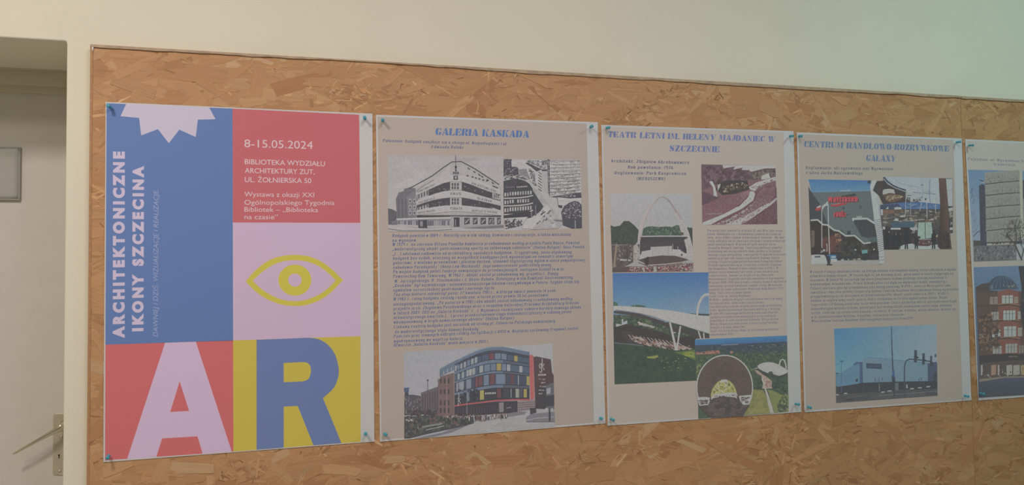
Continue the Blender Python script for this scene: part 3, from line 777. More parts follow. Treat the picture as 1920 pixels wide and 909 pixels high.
bands = [([306,602,380,560,440,522,500,500,545,490,630,490,690,505,760,535,830,562,897,590],[900,624,830,605,760,580,690,552,630,533,545,533,500,542,440,568,380,596,308,628]),
         ([306,672,380,640,440,618,500,602,545,597,630,597,690,612,760,632,830,652,903,672],[905,704,830,686,760,670,690,655,630,645,545,645,500,650,440,660,380,676,308,700]),
         ([306,738,380,722,440,712,500,704,545,702,630,702,690,708,760,715,830,724,905,737],[908,772,830,766,760,757,690,750,630,745,545,745,500,749,440,757,380,762,308,770])]
for i in (0, 1):
    low = bands[i][1]; top = bands[i+1][0]
    d.p((78,72,78), *[v for k in range(len(low)//2-1, -1, -1) for v in low[2*k:2*k+2]], *[v for k in range(len(top)//2-1, -1, -1) for v in top[2*k:2*k+2]])
    y0 = (560, 668)[i]
    for k in range(40):
        x = d.rng.uniform(400, 860); yy = y0-6+(0.18*(x-630) if x > 630 else 0.10*(630-x)) + d.rng.uniform(-4, 26)
        if 545 < x < 628: continue
        d.p(d.rng.choice([98, 118, 96, 140, 108]), x,yy, x+d.rng.uniform(4,12),yy+1, x+d.rng.uniform(4,12),yy+d.rng.uniform(3,8), x,yy+6, step=4e-7)
    d.p((172,166,170), 545,y0-27, 628,y0-27, 628,y0+33, 545,y0+33)
    for x in (556,574,594):
        for yy in (y0-18, y0+6): d.p(90, x,yy, x+13,yy, x+13,yy+20, x,yy+20)
    d.p((160,154,158), 312,y0+62+(0,-12)[i], 392,y0+25+(0,-4)[i], 392,y0+80+(0,-16)[i], 312,y0+106+(0,-26)[i])
    for x in (318,338,358,378): d.p(92, x,y0+62-.45*(x-312)+(0,-10)[i], x+10,y0+58-.45*(x-312)+(0,-10)[i], x+10,y0+92-.4*(x-312)+(0,-22)[i], x,y0+96-.4*(x-312)+(0,-22)[i])
    d.p((170,164,168), 845,y0+50+(0,-2)[i], 900,y0+72+(0,-6)[i], 900,y0+104+(0,-4)[i], 845,y0+88+(0,-4)[i])
    for x in (855,868,882): d.p(96, x,y0+60+(0,-2)[i], x+8,y0+63+(0,-2)[i], x+8,y0+90+(0,-4)[i], x,y0+86+(0,-4)[i])
for up, low in bands:
    d.p((190,184,188), *up, *low)
    d.line(120, 3, *low)
    d.line((206,200,203), 3, *up)
d.p(150, 565,458, 608,458, 608,480, 565,480)
for x in (567,582,596): d.p(84, x,462, x+10,462, x+10,479, x,479)
d.p(80, 568,490, 600,488, 602,520, 570,520); d.p(150, 576,496, 594,494, 592,512, 580,514)
def sign(t, a, b, c, e, cap, col=(92,86,92), f=d):
    q0, q1 = f.px(a, b), f.px(c, e); nib_text(f, t, *q0, *q1, cap/f.fr[2], col, 1.6, 1.4, 0.0)
sign('HAUS', 548,627, 622,627, 18); sign('PONATH', 546,732, 630,732, 18)
sign('VOLKSTUMLICHE', 698,550, 872,610, 15); sign('GLASBAR', 738,655, 838,680, 15); sign('GEPFLEGTE SPEISEN', 702,744, 876,758, 14)
sign('KONDITOREI CAFE', 318,612, 440,556, 13); sign('TANZ-BAR DIELE', 318,690, 438,655, 13); sign('GROSSE MUSCHEL', 316,762, 444,742, 14)
d.p(72, 308,770, 908,772, 908,796, 550,790, 308,788)
d.p((150,144,148), 548,778, 908,784, 908,836, 548,858)
for a, b in ((645,685),(708,740),(762,800),(818,842),(846,860),(880,904)):
    d.p(78, a,788, b,789, b,832, a,837); d.p(160, a+6,822, b-8,796, b-4,802, a+10,830); d.p(120, a+3,808, a+12,800, a+14,806, a+4,815)
for a in (640,692,748,806,866): d.line(176, 6, a,782, a,840)
d.p(62, 572,786, 612,786, 612,852, 572,852); d.p(120, 580,800, 588,800, 588,848, 580,848)
d.p((128,122,127), 172,806, 550,798, 550,856, 360,862, 172,840)
for x in range(180, 550, 14): d.p(d.rng.choice([80, 96, 170, 150]), x,810, x+7,810, x+7,846, x,846, step=4e-7)
d.p((176,170,174), 170,834, 320,842, 320,858, 172,846); d.p((170,164,168), 385,846, 550,842, 550,858, 385,862)
d.p((198,192,196), 164,794, 300,788, 550,782, 550,796, 300,801, 164,806)
d.p(72, 318,806, 382,804, 382,862, 320,860); d.p(130, 332,812, 352,812, 352,850, 332,850)
d.p((178,171,175), 107,838, 350,864, 560,858, 700,852, 925,838, 925,880, 107,888)
d.p(112, 618,862, 760,850, 925,840, 925,860, 780,868)
d.line(104, 5, 107,868, 200,880, 420,880, 560,872)
d.p(112, 130,812, 170,806, 170,836, 128,838)
d.line(84, 4, 584,346, 585,400, 586,462); d.p(70, 580,420, 592,420, 594,436, 588,440, 593,455, 580,455, 584,440, 578,434)
d.build(label='black and white photo of a corner building with curved balconies')

# photo B: aerial of the street
d = Print('printed_photo', P2, 4, seed=6).frame(940,290,6.058)
LG, DG = (186,180,184), (82,80,86)
d.p(LG, 25,48, 898,64, 915,832, 32,862)
d.p(DG, 25,48, 120,52, 118,130, 150,128, 190,150, 200,225, 150,240, 25,248)
d.scatter(90, [25,48,120,52,118,130,190,150,200,225,25,245], (3,8), [110,130,70,96,170])
d.p((206,200,204), 112,70, 210,66, 215,52, 235,52, 240,66, 280,78, 275,140, 118,136)
d.scatter(60, [112,72,280,80,275,140,118,136], (2,5), [150,110,170])
d.scatter(160, [280,58,520,58,520,150,470,170,300,90], (3,10), [100,140,205,80,120], asp=2.2, spread=.3)
d.scatter(140, [30,225,330,225,340,290,30,285], (2,8), [100,205,80,150,70], asp=2.5, spread=.2)
d.p((128,124,128), 195,165, 280,160, 330,235, 210,240)
d.p(DG, 270,95, 300,88, 400,140, 462,165, 400,190, 340,140)
d.p((200,194,198), 276,112, 400,190, 395,330, 345,300, 300,210)
d.scatter(70, [285,130,395,200,390,330,345,295], (4,8), [84,96,110], asp=1.6, spread=.5)
d.scatter(60, [310,290,440,330,440,360,340,350], (4,9), [84,96,200])
d.p((196,190,194), 395,195, 460,180, 460,405, 395,330)
for y in range(205, 400, 32): d.line(DG, 9, 420,y-12, 458,y+18)
d.p(DG, 458,165, 520,165, 520,186, 460,186)
d.p((170,164,168), 460,186, 522,186, 526,440, 462,400)
d.p(96, 520,52, 550,55, 552,478, 532,430)
d.scatter(70, [522,55,550,60,550,470,532,425], (3,7), [160,70,190,140])
d.p((204,198,202), 550,68, 898,70, 908,430, 555,465)
for k in range(10):
    yl, yr = 70+k*39.5, 68+k*36.5
    d.line(96, 5, 552,yl, 720,(yl+yr)/2+3, 900,yr)
    for j in range(16):
        x = d.rng.uniform(556, 895); y = yl+(yr-yl)*(x-550)/350
        d.line(d.rng.choice([96,120,130]), d.rng.uniform(2,5), x,y, x,y+d.rng.uniform(8,34))
        x = d.rng.uniform(556, 860); y = yl+(yr-yl)*(x-550)/350+d.rng.uniform(6,30); d.line(d.rng.choice([140,110,150]), 3, x,y, x+d.rng.uniform(10,50),y-2)
d.p(DG, 556,478, 905,428, 910,490, 780,497, 640,484)
d.scatter(26, [640,465,880,440,880,480,700,490], (4,9), [140,190,120])
d.p((204,198,202), 636,482, 780,497, 910,490, 912,560, 650,578)
d.line(130, 4, 640,520, 780,530, 910,520); d.line(110, 6, 636,484, 650,590)
d.p(70, 650,570, 690,575, 690,605, 652,596)
d.p((160,156,160), 350,378, 420,395, 520,540, 600,640, 700,785, 640,838, 330,850, 400,720, 470,600)
d.scatter(120, [350,380,420,395,560,600,690,780,640,836,340,848,470,600], (4,16), [(172,167,171),(148,144,149),(180,175,178)], asp=3, ang=.9, spread=.2)
d.p((208,202,206), 430,660, 520,560, 560,620, 470,700, 350,840, 240,840, 260,760)
d.scatter(22, [350,650,600,600,560,760,360,800], (4,12), [84,110,200,70], asp=2.2, ang=-.8, spread=.2)
d.p((76,74,80), 345,390, 380,440, 480,590, 430,650, 330,715, 30,725, 30,690, 340,640)
d.p((72,70,76), 26,300, 50,290, 90,285, 160,270, 260,292, 320,330, 355,385, 350,396, 28,402)
d.scatter(30, [26,292,160,272,300,320,340,370,40,380], (4,12), [60,90,84], asp=2, spread=.3)
q0, q1 = d.px(176,374), d.px(296,366); nib_text(d, 'KASKADA', *q0, *q1, 2.2, (210,205,208), 2, 1.5, 0)
d.line(150, 4, 44,372, 150,366)
d.p((74,72,78), 25,398, 355,382, 362,640, 300,690, 30,722)
for r, (ya, yb, h) in enumerate(((428,410,38),(516,500,38),(604,582,42))):
    for k in range(11):
        if d.rng.random() < .12: continue
        x = 36+k*29; y = ya+(yb-ya)*k/10.0+(6 if k < 2 else 0)
        d.p(d.rng.choice([(196,190,194),(180,175,178),(150,146,150)]), x,y, x+17,y-1, x+17,y+h, x,y+h+1, step=4e-7)
for ya, yb in ((495,462),(582,548),(680,630)):
    d.line((214,208,212), 12, 28,ya, 120,ya-2, 220,ya-8, 300,(ya+yb)/2-2, 360,yb)
d.line(150, 6, 338,580, 344,705); d.line(150, 5, 388,575, 392,680)
d.p((62,60,66), 0+26,690, 330,640, 330,705, 120,716, 30,730)
d.p((206,200,204), 32,722, 300,705, 240,780, 232,800, 40,835)
d.scatter(130, [32,735,100,720,240,730,244,800,150,825,36,850], (5,14), [70,84,96,76], shape='blob')
d.scatter(40, [60,720,230,725,230,760,60,765], (4,9), [206,200])
d.p((80,80,86), 690,700, 680,650, 715,585, 770,545, 830,525, 880,535, 912,575, 915,832, 800,836, 700,800)
d.scatter(160, [690,690,690,640,740,570,830,530,905,570,910,720,760,740], (4,9), [120,140,70,104,160,92], shape='blob')
d.line((190,186,190), 7, 838,745, 842,836)
d.p((112,108,112), 590,735, 690,740, 690,760, 610,755)
d.ell((214,208,212), 592,800, 26,26); d.ell(130, 582,778, 16,8); d.ell((210,205,208), 504,690, 12,16); d.line(84, 5, 490,680, 500,700)
d.build(label='black and white photo looking down on a street with tower block')

# photo C: new glass shopping building
d = Print('printed_photo', P2, 4, seed=7, sat=0.66).frame(700,630,4.3636)
d.p(0, 250,130, 1465,62, 1485,738, 253,838, cols=[(146,152,168),(160,164,174),(162,164,174),(150,156,170)])
d.p((104,92,94), 390,462, 530,412, 545,660, 390,640)
for k in range(7):
    x = 400+k*20; d.p((84,76,80), x,480-k*7, x+9,477-k*7, x+9,600, x,600, step=4e-7)
d.p((88,84,88), 253,482, 320,478, 390,490, 392,650, 253,650)
d.scatter(60, [253,485,390,495,390,645,253,645], (6,14), [(110,98,98),(78,76,80),(126,116,114)], asp=.5, spread=.1)
d.p((76,90,120), 250,423, 293,420, 290,456, 252,458); d.p((70,70,76), 258,458, 286,456, 290,484, 256,486)
d.line((84,86,94), 5, 445,360, 444,602); d.p((74,76,84), 437,354, 452,354, 449,372, 440,372)
d.p((116,92,90), 528,352, 546,348, 545,332, 660,298, 682,300, 684,662, 530,664)
for x in (545,577,609):
    for y in (352,440,532,592): d.p((70,62,66), x,y-4, x+13,y-8, x+13,y+34, x,y+36, step=4e-7)
d.line((128,104,100), 10, 600,330, 604,655); d.line((132,108,104), 8, 660,300, 664,650)
# glass body
def top(x): return np.interp(x, [543,620,700,770,850,900,940,1010,1050,1090,1150,1275], [268,226,184,148,113,96,87,82,85,92,104,130])
def bot(x): return np.interp(x, [543,665,760,850,1000,1275], [590,570,556,545,525,519])
def gq(col, xa, xb, t0, t1, cols=None, step=2e-6):
    n = max(1, int((xb-xa)/40)); up, lo_ = [], []
    for k in range(n+1):
        x = xa+(xb-xa)*k/n; T, B = top(x), bot(x); up += [x, T+(B-T)*t0]; lo_ = [x, T+(B-T)*t1]+lo_
    d.p(col, *up, *lo_, step=step)
gq((72,78,92), 664,1278, 0, 1); gq((96,108,126), 543,664, 0, .2)
gq((62,64,74), 664,1278, .70, 1)
gq((96,112,132), 543,1278, 0, .075); gq((120,136,156), 700,1050, .0, .02)
for t0, t1, c in ((.125,.235,(80,92,110)),(.315,.445,(82,96,114)),(.505,.70,(74,82,98)),(.775,.96,(60,62,72))):
    gq(c, 664,1278, t0, t1)
for t0, t1 in ((.245,.305),(.455,.495),(.71,.765)): gq((98,114,134), 664,1060, t0, t1); gq((84,92,106), 1060,1278, t0, t1)
for t in (.075,.12,.24,.31,.45,.5,.705,.77,.965): gq((48,52,62), 664,1278, t, t+.010)
LB, MB, RD, YL = (136,144,156), (104,118,138), (122,72,80), (160,132,66)
for xa, xb, r, c in ((948,985,0,RD),(1150,1180,0,YL),(990,1042,0,MB),(1046,1090,0,(104,118,138)),(830,850,0,LB),(800,820,0,LB),(770,790,0,MB),(740,758,0,LB),(712,728,0,LB),(690,704,0,MB),(668,682,0,LB),
  (1005,1046,1,YL),(868,898,1,LB),(905,955,1,MB),(960,1002,1,(100,114,134)),(1050,1086,1,MB),(1090,1120,1,LB),(1194,1220,1,(140,146,150)),(810,832,1,LB),(784,805,1,(164,166,160)),(762,780,1,LB),(724,742,1,LB),(690,706,1,LB),
  (832,856,2,RD),(862,892,2,(112,76,84)),(900,945,2,MB),(950,995,2,(112,74,80)),(1000,1076,2,MB),(1124,1150,2,(106,70,76)),(1254,1277,2,YL),(1183,1190,2,LB),(1078,1084,2,LB),(760,800,2,(118,124,138)),(700,740,2,(130,134,146)),(680,694,2,(140,134,140)),
  (870,905,3,(170,146,70)),(1010,1045,3,(110,68,74)),(1164,1192,3,(140,140,120)),(1230,1256,3,YL),(1124,1130,3,LB),(1060,1110,3,(66,70,80)),(1196,1222,3,(84,84,94))):
    t0, t1 = ((.128,.238),(.318,.448),(.51,.70),(.78,.955))[r]; gq(c, xa, xb, t0, t1)
for t0, t1, xs in ((.12,.24,(885,945,990,1044,1092,1148)),(.31,.45,(860,903,957,1004,1048,1088)),(.5,.705,(830,858,898,948,998,1080)),(.77,.96,(760,820,868,908,1008,1050,1120,1160,1226))):
    for x in xs: gq((46,50,60), x, x+4, t0, t1)
for x in range(555, 690, 16): gq(LB if (x//16) % 2 else MB, x, x+9, .10, .19)
d.scatter(50, [690,430,860,420,860,520,690,540], (5,13), [(54,58,66),(80,84,94),(48,52,58)], shape='blob')
q0, q1 = d.px(915,476), d.px(1002,472); nib_text(d, 'KASKADA', *q0, *q1, 3.2, (190,196,204), 2.2, 1.8, 0.1)
d.p((62,54,60), 664,575, 1000,535, 1180,530, 1182,625, 820,650, 664,655)
for k in range(22):
    x = 690+k*22; d.line((88,78,82), 4, x,590-k*2, x,640-k*1.2)
d.p((128,116,116), 1028,545, 1066,540, 1066,620, 1030,622); d.p((128,114,114), 1182,532, 1322,520, 1326,612, 1186,622)
for y in (545,562,580,598): d.line((98,86,88), 5, 1184,y+4, 1324,y-8)
q0, q1 = d.px(1090,592), d.px(1126,588); nib_text(d, 'KASKADA', *q0, *q1, 2.2, (160,150,150), 2, 1.5, 0)
d.line((214,76,76), 11, 665,571, 760,556, 850,546, 1000,527, 1130,521, 1280,519)
d.p((214,82,80), 1276,156, 1290,152, 1310,160, 1318,516, 1284,520)
d.p((92,58,66), 1310,172, 1335,166, 1452,190, 1462,300, 1476,320, 1476,600, 1326,592)
d.p((66,56,62), 1335,420, 1476,400, 1476,600, 1330,592)
d.line((206,200,204), 6, 1381,182, 1382,246); d.line((206,200,204), 6, 1362,226, 1374,222, 1376,262, 1362,262, 1358,240, 1366,226)
d.line((206,200,204), 6, 1376,256, 1378,290, 1368,300, 1362,286); d.line((206,200,204), 5, 1398,226, 1384,250, 1400,278)
q0, q1 = d.px(1348,324), d.px(1414,322); nib_text(d, 'KASKADA', *q0, *q1, 3, (206,196,198), 2.4, 1.6, 0)
for y, a, b in ((352,1346,1414),(380,1368,1408),(412,1350,1414),(442,1350,1400),(470,1352,1390)): d.scatter(16, [a,y-6,b,y-6,b,y+6,a,y+6], (2,4), [(190,180,184),(150,130,134)], asp=1.5, spread=.1)
d.p((92,92,98), 1410,408, 1476,376, 1480,600, 1415,590); d.p((134,138,148), 1418,430, 1450,418, 1450,470, 1418,476); d.p((60,60,66), 1412,490, 1480,480, 1480,570, 1416,575)
d.line((214,96,96), 3, 1310,200, 1316,510)
d.p((110,114,124), 764,462, 784,458, 786,530, 766,536); d.line((120,122,130), 5, 765,420, 766,640)
for a in (695,): 
    d.line((200,200,206), 5, 700,462, 700,512); d.line((200,200,206), 5, 688,512, 696,505, 698,535, 688,535); d.line((200,200,206), 5, 696,545, 694,572); d.line((200,200,206), 4, 712,512, 702,526, 712,552)
d.p((150,150,156), 500,815, 660,768, 830,690, 1000,660, 1180,620, 1330,596, 1480,606, 1485,738, 600,812, 330,838)
d.p((112,110,114), 330,838, 560,790, 830,690, 860,690, 640,790, 480,826)
d.scatter(50, [700,780,1000,690,1400,640,1470,730,700,800], (8,26), [(156,156,162),(144,144,150)], asp=4, ang=-.1, spread=.1)
d.p((112,108,112), 830,688, 960,655, 1180,618, 1250,618, 1240,640, 1040,672, 880,700)
d.p((70,72,68), 253,660, 420,650, 660,660, 822,660, 820,715, 700,745, 440,800, 300,836, 253,838)
d.scatter(260, [253,655,420,648,660,660,820,668,815,712,700,742,440,790,253,836], (5,14), [(84,90,76),(60,64,60),(96,96,84),(74,82,70),(110,84,80),(54,58,56)], shape='blob')
d.scatter(60, [253,600,530,595,530,660,253,665], (6,13), [(78,66,66),(96,76,74),(66,62,64)], shape='blob')
d.p((118,124,116), 398,736, 560,708, 562,722, 400,750); d.line((172,172,176), 5, 430,768, 520,748, 582,733)
d.line((150,150,156), 6, 253,650, 300,648); d.scatter(26, [262,670,330,676,330,704,262,700], (3,6), [(190,190,194),(150,150,156)])
d.line((120,116,116), 5, 364,720, 368,760); d.line((110,106,104), 4, 638,650, 640,720)
for k in range(95):
    x = d.rng.uniform(545, 1100); y = np.interp(x, [545,700,900,1100], [655,650,655,638])+d.rng.uniform(-8,12); h = d.rng.uniform(16,40) if x > 780 else d.rng.uniform(12,24)
    d.p(d.rng.choice([(60,50,56),(92,60,62),(150,140,142),(190,186,190),(74,70,80),(110,84,82),(52,48,54),(128,96,92)]), x-4,y, x+4,y, x+5,y+h*.6, x+3,y+h, x-2,y+h, x-5,y+h*.5, step=4e-7)
    d.ell((120,96,90), x,y-4, 4,5, n=8, step=4e-7)
d.p((112,108,112), 1246,668, 1300,630, 1482,614, 1484,698, 1252,700); d.line((140,138,142), 7, 1246,692, 1330,672, 1482,660); d.line((86,84,88), 4, 1250,702, 1484,700); d.line((140,138,142), 6, 1300,632, 1482,616)
d.p((64,58,64), 1280,588, 1330,585, 1335,625, 1285,640)
d.p((58,60,70), 1434,606, 1448,604, 1452,650, 1448,700, 1436,700, 1434,655); d.ell((96,80,78), 1441,598, 6,7); d.p((150,160,180), 1452,590, 1470,588, 1470,612, 1454,612); d.p((170,170,176), 1404,590, 1430,586, 1430,608, 1406,610)
d.build(label='colour photo of a curved glass shopping building')

# ---- poster 3
d = Print('printed_background', P3); d.p((155,147,136), 1130.6,237.4, 1469.5,248.3, 1478.7,771.2, 1142.4,794.2); d.build(label='beige printed ground')
TB3 = (102,114,152); BB3 = (100,101,118)
d = Print('title_text', P3, 3); sten_text(d, 'TEATR LETNI IM. HELENY MAJDANIEC W', 1139.4,257.2, 1452.4,266.2, 11, TB3); sten_text(d, 'SZCZECINIE', 1254.9,283.6, 1349,285.4, 11.4, TB3); d.build(label='blue stencil title')
d = Print('subtitle_text', P3, 3)
for t, a, b, c, e in (('Architekt: Zbigniew Abrahamowicz',1145.5,304.2,1291.7,307.4),('Rok powstania: 1976',1176.9,315.9,1261.7,317),('Usytuowanie: Park Kasprowicza',1152,326.5,1286,327.9),('(NIEBUSZEWO)',1193.7,337.4,1246.7,337.9)):
    nib_text(d, t, a, b, c, e, 5.5, BB3, 2.5, 1.4)
d.build()
d = Print('body_text', P3, 3)
T3 = ['Pierwszy teatr powstał tu w latach 30. pod 30 w. jako scena','letnia, składająca się z drewnianego podestu na scenie na','dnie, oraz kilku rzędów drewnianych siedzeń.   Na dwa','rzędy odlegają się na zboczach skarpami i biegną wzdłuż osi','nadal spektaklowych. W latach 60-tych, miejsce się na','Zespołem Młodych Twórców. Teatralny amfiteatr powstał','przebudowy ówczesnego obiektu. Rada znajduje w Szczecinie','ważnego czynu poetyckiego Towarzystwo Przyjaciół Szczecina i','amatorzy w tym roku Społeczny Komitet Budowy Teatru','Letniego i Organizacyjnym pod Kierownictwem Przemysław Fiałkow','Projekt wykonał obecny w Szczecinie architekt Zbigniew','Abrahamowicz. Budowę trudno zakończono w 1976 r. W','głównej części kamiennej sali scena, prawo widownię oraz','zadaszeniem, ławami na wzgórze na zboczach','widowiskowych i wspaniałe akustykę zadowolona od tego momentu','W latach 2000-2002 miał w nowy i remonty działach amfiteatru','zmieniono i przeprowadzono remont sceny. Na kolejne','pojawiły się nowe zadaszenia. Utworzyła Radę Miasta i 19 II','oddaj Teatr Letni otrzymał imienia','Teatr Letni im. Heleny Majdaniec.','W 2020 r. podjęto decyzję o przebudowie teatru w nowej','formułą obiektu, stworzonej całości formą','charakterystycznej do zespołu scenicznego architektury','teatr modernizowanym Ogrodów kultury z widzów','W roku 2021 nałożonym amfiteatrem zadaszono Kwartet','zgodnie po krajobrazem związanych z sceną zielonych,','powstałych w założeniem nad widownią. Obrys dachem','Mierzy ekspozycja widoczność szerzej sceny Pracowni','Bednarz z Krajem, plenerowe','Teatr Szczecińskiego. Nowa, przestrzenią amfiteatru i','odnowionym w 2022 r.']
E3 = [1466.5,1464,1470,1472,1454,1465.6,1464,1474,1461,1465.6,1464,1458.6,1459.8,1450,1469,1474,1465.6,1468,1408,1409.5,1467,1431,1465,1462,1458,1455,1460,1457.5,1396,1461,1379]
for i, (t, xe) in enumerate(zip(T3, E3)):
    x0 = 1326+6*i/30; y0 = 432.6+195*i/30; sl = -(4.6*i/30)/140 + .2/140
    nib_text(d, t, x0, y0+1.6, xe, y0+1.6+sl*(xe-x0), 4.3, (112,108,120), 2.5, 1.35)
d.build(label='small grey text column')

# photo D: stage and arch
d = Print('printed_photo', P3, 4, seed=11, sat=0.8).frame(1130,350,5.05)
d.p(0, 72,68, 842,72, 858,802, 92,812, cols=[(178,180,186),(174,177,184),(150,150,150),(150,150,150)])
GR = [(66,80,71),(58,70,64),(74,88,77),(70,84,74)]
d.p((64,80,70), 75,365, 110,378, 165,368, 200,325, 250,325, 300,365, 340,410, 350,460, 330,520, 300,560, 95,600, 82,540)
d.p((78,96,84), 385,395, 420,378, 470,374, 530,382, 600,376, 650,384, 700,362, 760,375, 760,470, 370,470)
d.p((62,78,70), 795,385, 849,388, 853,570, 830,480)
d.scatter(170, [75,368,165,370,200,328,250,328,330,400,345,470,300,560,90,600], (6,15), GR, shape='blob'); d.scatter(120, [385,395,470,378,600,380,700,366,760,380,760,465,372,465], (6,14), [(70,88,76),(96,114,98),(84,102,88),(64,80,70)], shape='blob')
d.p((92,84,82), 82,545, 350,545, 340,690, 200,760, 92,770)
d.scatter(90, [85,550,340,550,330,690,200,755,95,765], (6,16), [(74,70,70),(110,100,96),(66,64,64),(130,122,118)], asp=.6, spread=.3)
d.p((134,116,100), 122,540, 142,540, 118,760, 96,762); d.line((128,122,118), 5, 82,552, 240,550)
d.p((160,156,154), 160,682, 270,690, 268,704, 165,700); d.line((66,60,60), 9, 232,600, 234,710)
d.p((80,72,74), 356,478, 805,470, 800,600, 350,640)
d.p((176,176,178), 372,612, 455,598, 455,570, 655,560, 655,648, 560,656, 470,660, 345,692)
d.p((166,166,168), 470,572, 622,564, 622,646, 472,655); d.line((130,128,130), 4, 625,562, 626,648); d.line((130,128,130), 4, 468,572, 470,655)
d.p((60,56,62), 662,540, 790,520, 795,640, 740,600, 664,592)
for x in (690,708,726,744,762): d.line((88,84,90), 4, x,535, x+4,620)
d.p((182,182,184), 658,592, 738,594, 740,616, 796,632, 800,664, 700,656, 660,650)
d.p((88,78,76), 335,694, 430,665, 560,650, 690,655, 822,692, 755,718, 600,735, 432,742)
d.line((150,138,132), 9, 432,742, 600,732, 750,714, 825,694); d.line((110,92,90), 9, 335,716, 432,752, 600,744, 760,724)
d.p((150,140,134), 290,560, 325,540, 355,610, 350,640, 330,700, 288,720); d.scatter(30, [295,565,330,550,352,610,330,690,292,700], (5,11), [(176,150,140),(120,112,108),(170,164,160)])
arch_o = [330,530, 334,470, 345,380, 370,305, 402,235, 440,175, 480,128, 520,100, 560,88, 598,95, 630,118, 660,160, 720,250, 760,320, 792,372, 822,450, 842,530, 856,610, 858,690]
arch_i = [800,690, 795,600, 770,500, 742,430, 718,345, 700,290, 672,220, 640,160, 612,125, 590,112, 560,108, 530,116, 505,135, 470,178, 435,245, 408,310, 388,372, 372,440, 356,510, 346,532]
d.p((190,174,170), *arch_o, *arch_i)
d.p((160,142,140), 560,88, 598,95, 630,118, 660,160, 720,250, 760,320, 740,318, 700,250, 648,165, 612,120, 590,104, 560,98)
d.line((122,104,104), 4, 500,132, 530,108, 560,99, 592,106, 640,152, 700,250); d.line((150,134,132), 4, 346,520, 372,420, 408,300, 470,175, 530,114)
d.scatter(60, [335,520,346,385,402,240,440,180,462,190,410,300,372,430,350,520], (4,10), [(202,186,180),(180,160,158),(196,176,170)])
d.scatter(90, [705,270,720,255,792,375,842,530,856,685,802,685,795,600,742,425], (4,11), [(202,190,182),(176,164,158),(150,142,136)])
d.p((74,66,68), 358,476, 800,470, 806,484, 765,506, 560,520, 366,524)
d.line((202,198,196), 10, 362,470, 560,467, 805,468); d.p((96,84,80), 740,430, 765,432, 768,458, 742,458)
d.line((190,180,176), 5, 664,540, 665,600); d.line((190,180,176), 5, 712,565, 712,600); d.ell((60,54,56), 748,645, 8,10)
d.p((120,104,100), 92,770, 250,752, 500,756, 700,736, 858,718, 858,802, 92,812)
d.p((88,80,76), 92,770, 250,756, 280,806, 92,812)
d.scatter(420, [240,760,500,758,700,738,858,720,858,802,200,809], (4,9), [(140,66,66),(120,54,58),(196,188,184),(150,84,80),(90,60,60),(178,160,154),(70,56,58)])
d.p((160,150,144), 476,752, 506,752, 510,808, 490,808); d.scatter(40, [330,705,430,742,760,725,830,700,835,720,430,770], (4,8), [(150,134,126),(110,96,92),(74,66,66)])
d.p((60,54,54), 395,690, 425,660, 440,665, 430,745, 400,735)
d.build(label='photo of a tall arch over an open air stage')

# photo E: old seats in sepia
d = Print('printed_photo', P3, 4, seed=12, sat=0.72).frame(1120,225,4.434)
d.p((122,92,96), 863,368, 1480,380, 1497,865, 872,872)
d.p((106,86,94), 863,368, 1050,374, 1140,384, 1300,420, 1270,500, 1000,545, 868,580)
d.scatter(120, [866,370,1050,376,1140,390,1290,425,1260,500,1000,540,870,570], (8,20), [(98,78,86),(116,94,102),(90,72,80)], shape='blob')
d.p((192,188,186), 1040,374, 1480,380, 1480,420, 1420,400, 1380,405, 1280,432, 1260,415, 1200,415, 1210,395, 1130,412, 1145,385, 1050,402)
d.p((96,86,84), 1280,430, 1380,405, 1480,400, 1483,470, 1300,500, 1262,490)
d.scatter(90, [1270,440,1380,410,1480,405,1482,465,1300,498], (6,14), [(110,98,94),(80,72,74),(124,110,102)], shape='blob')
d.p((196,188,178), 1360,480, 1375,458, 1400,450, 1425,440, 1430,462, 1440,480, 1400,492, 1365,495)
d.p((66,58,56), 985,575, 1005,530, 1060,505, 1180,500, 1248,505, 1265,575, 1150,612, 1040,625)
d.scatter(60, [1000,540,1240,510,1260,570,1050,615], (5,13), [(86,76,66),(110,98,80),(54,48,48),(150,136,112)], shape='blob')
d.p((206,196,186), 930,510, 955,506, 975,545, 990,600, 998,640, 970,662, 945,664, 950,630, 968,620, 962,560, 940,530); d.p((190,180,170), 1000,540, 1025,528, 1020,555, 1000,590)
d.p((98,78,86), 870,590, 1000,640, 1030,640, 870,710)
def rows(A, B, n, cols, w, dash, gap, f=d):
    def at(C, u):
        k = len(C)-1; x = min(u*k, k-1e-6); i = int(x); t = x-i
        return C[i][0]+(C[i+1][0]-C[i][0])*t, C[i][1]+(C[i+1][1]-C[i][1])*t
    for r in range(n):
        t = (r+0.5)/n; u = 0.0; y0 = f.y
        while u < 1:
            v = min(1, u+dash*f.rng.uniform(0.6, 1.4)); q = []
            for g in (u, v):
                a_, b_ = at(A, g), at(B, g); q.append((a_[0]+(b_[0]-a_[0])*t, a_[1]+(b_[1]-a_[1])*t))
            f.y = y0; f.line(f.rng.choice(cols), w*f.rng.uniform(0.7, 1.3), q[0][0], q[0][1], q[1][0], q[1][1]); u = v+gap*f.rng.uniform(0.5, 1.5)
        f.y = y0-2e-6
d.p((118,82,92), 872,705, 1060,640, 1180,608, 1262,592, 1225,700, 1120,760, 960,790, 874,830)
rows([(874,835),(960,800),(1060,770),(1150,720),(1215,670),(1262,600)], [(872,712),(960,682),(1050,648),(1120,625),(1190,608),(1250,592)], 13, [(146,112,120),(136,102,110),(156,124,130)], 3, .022, .012)
d.p((112,80,90), 1310,600, 1380,560, 1440,540, 1460,580, 1490,560, 1494,700, 1330,790, 1200,830, 1100,868, 940,870, 1050,815, 1200,740, 1300,665)
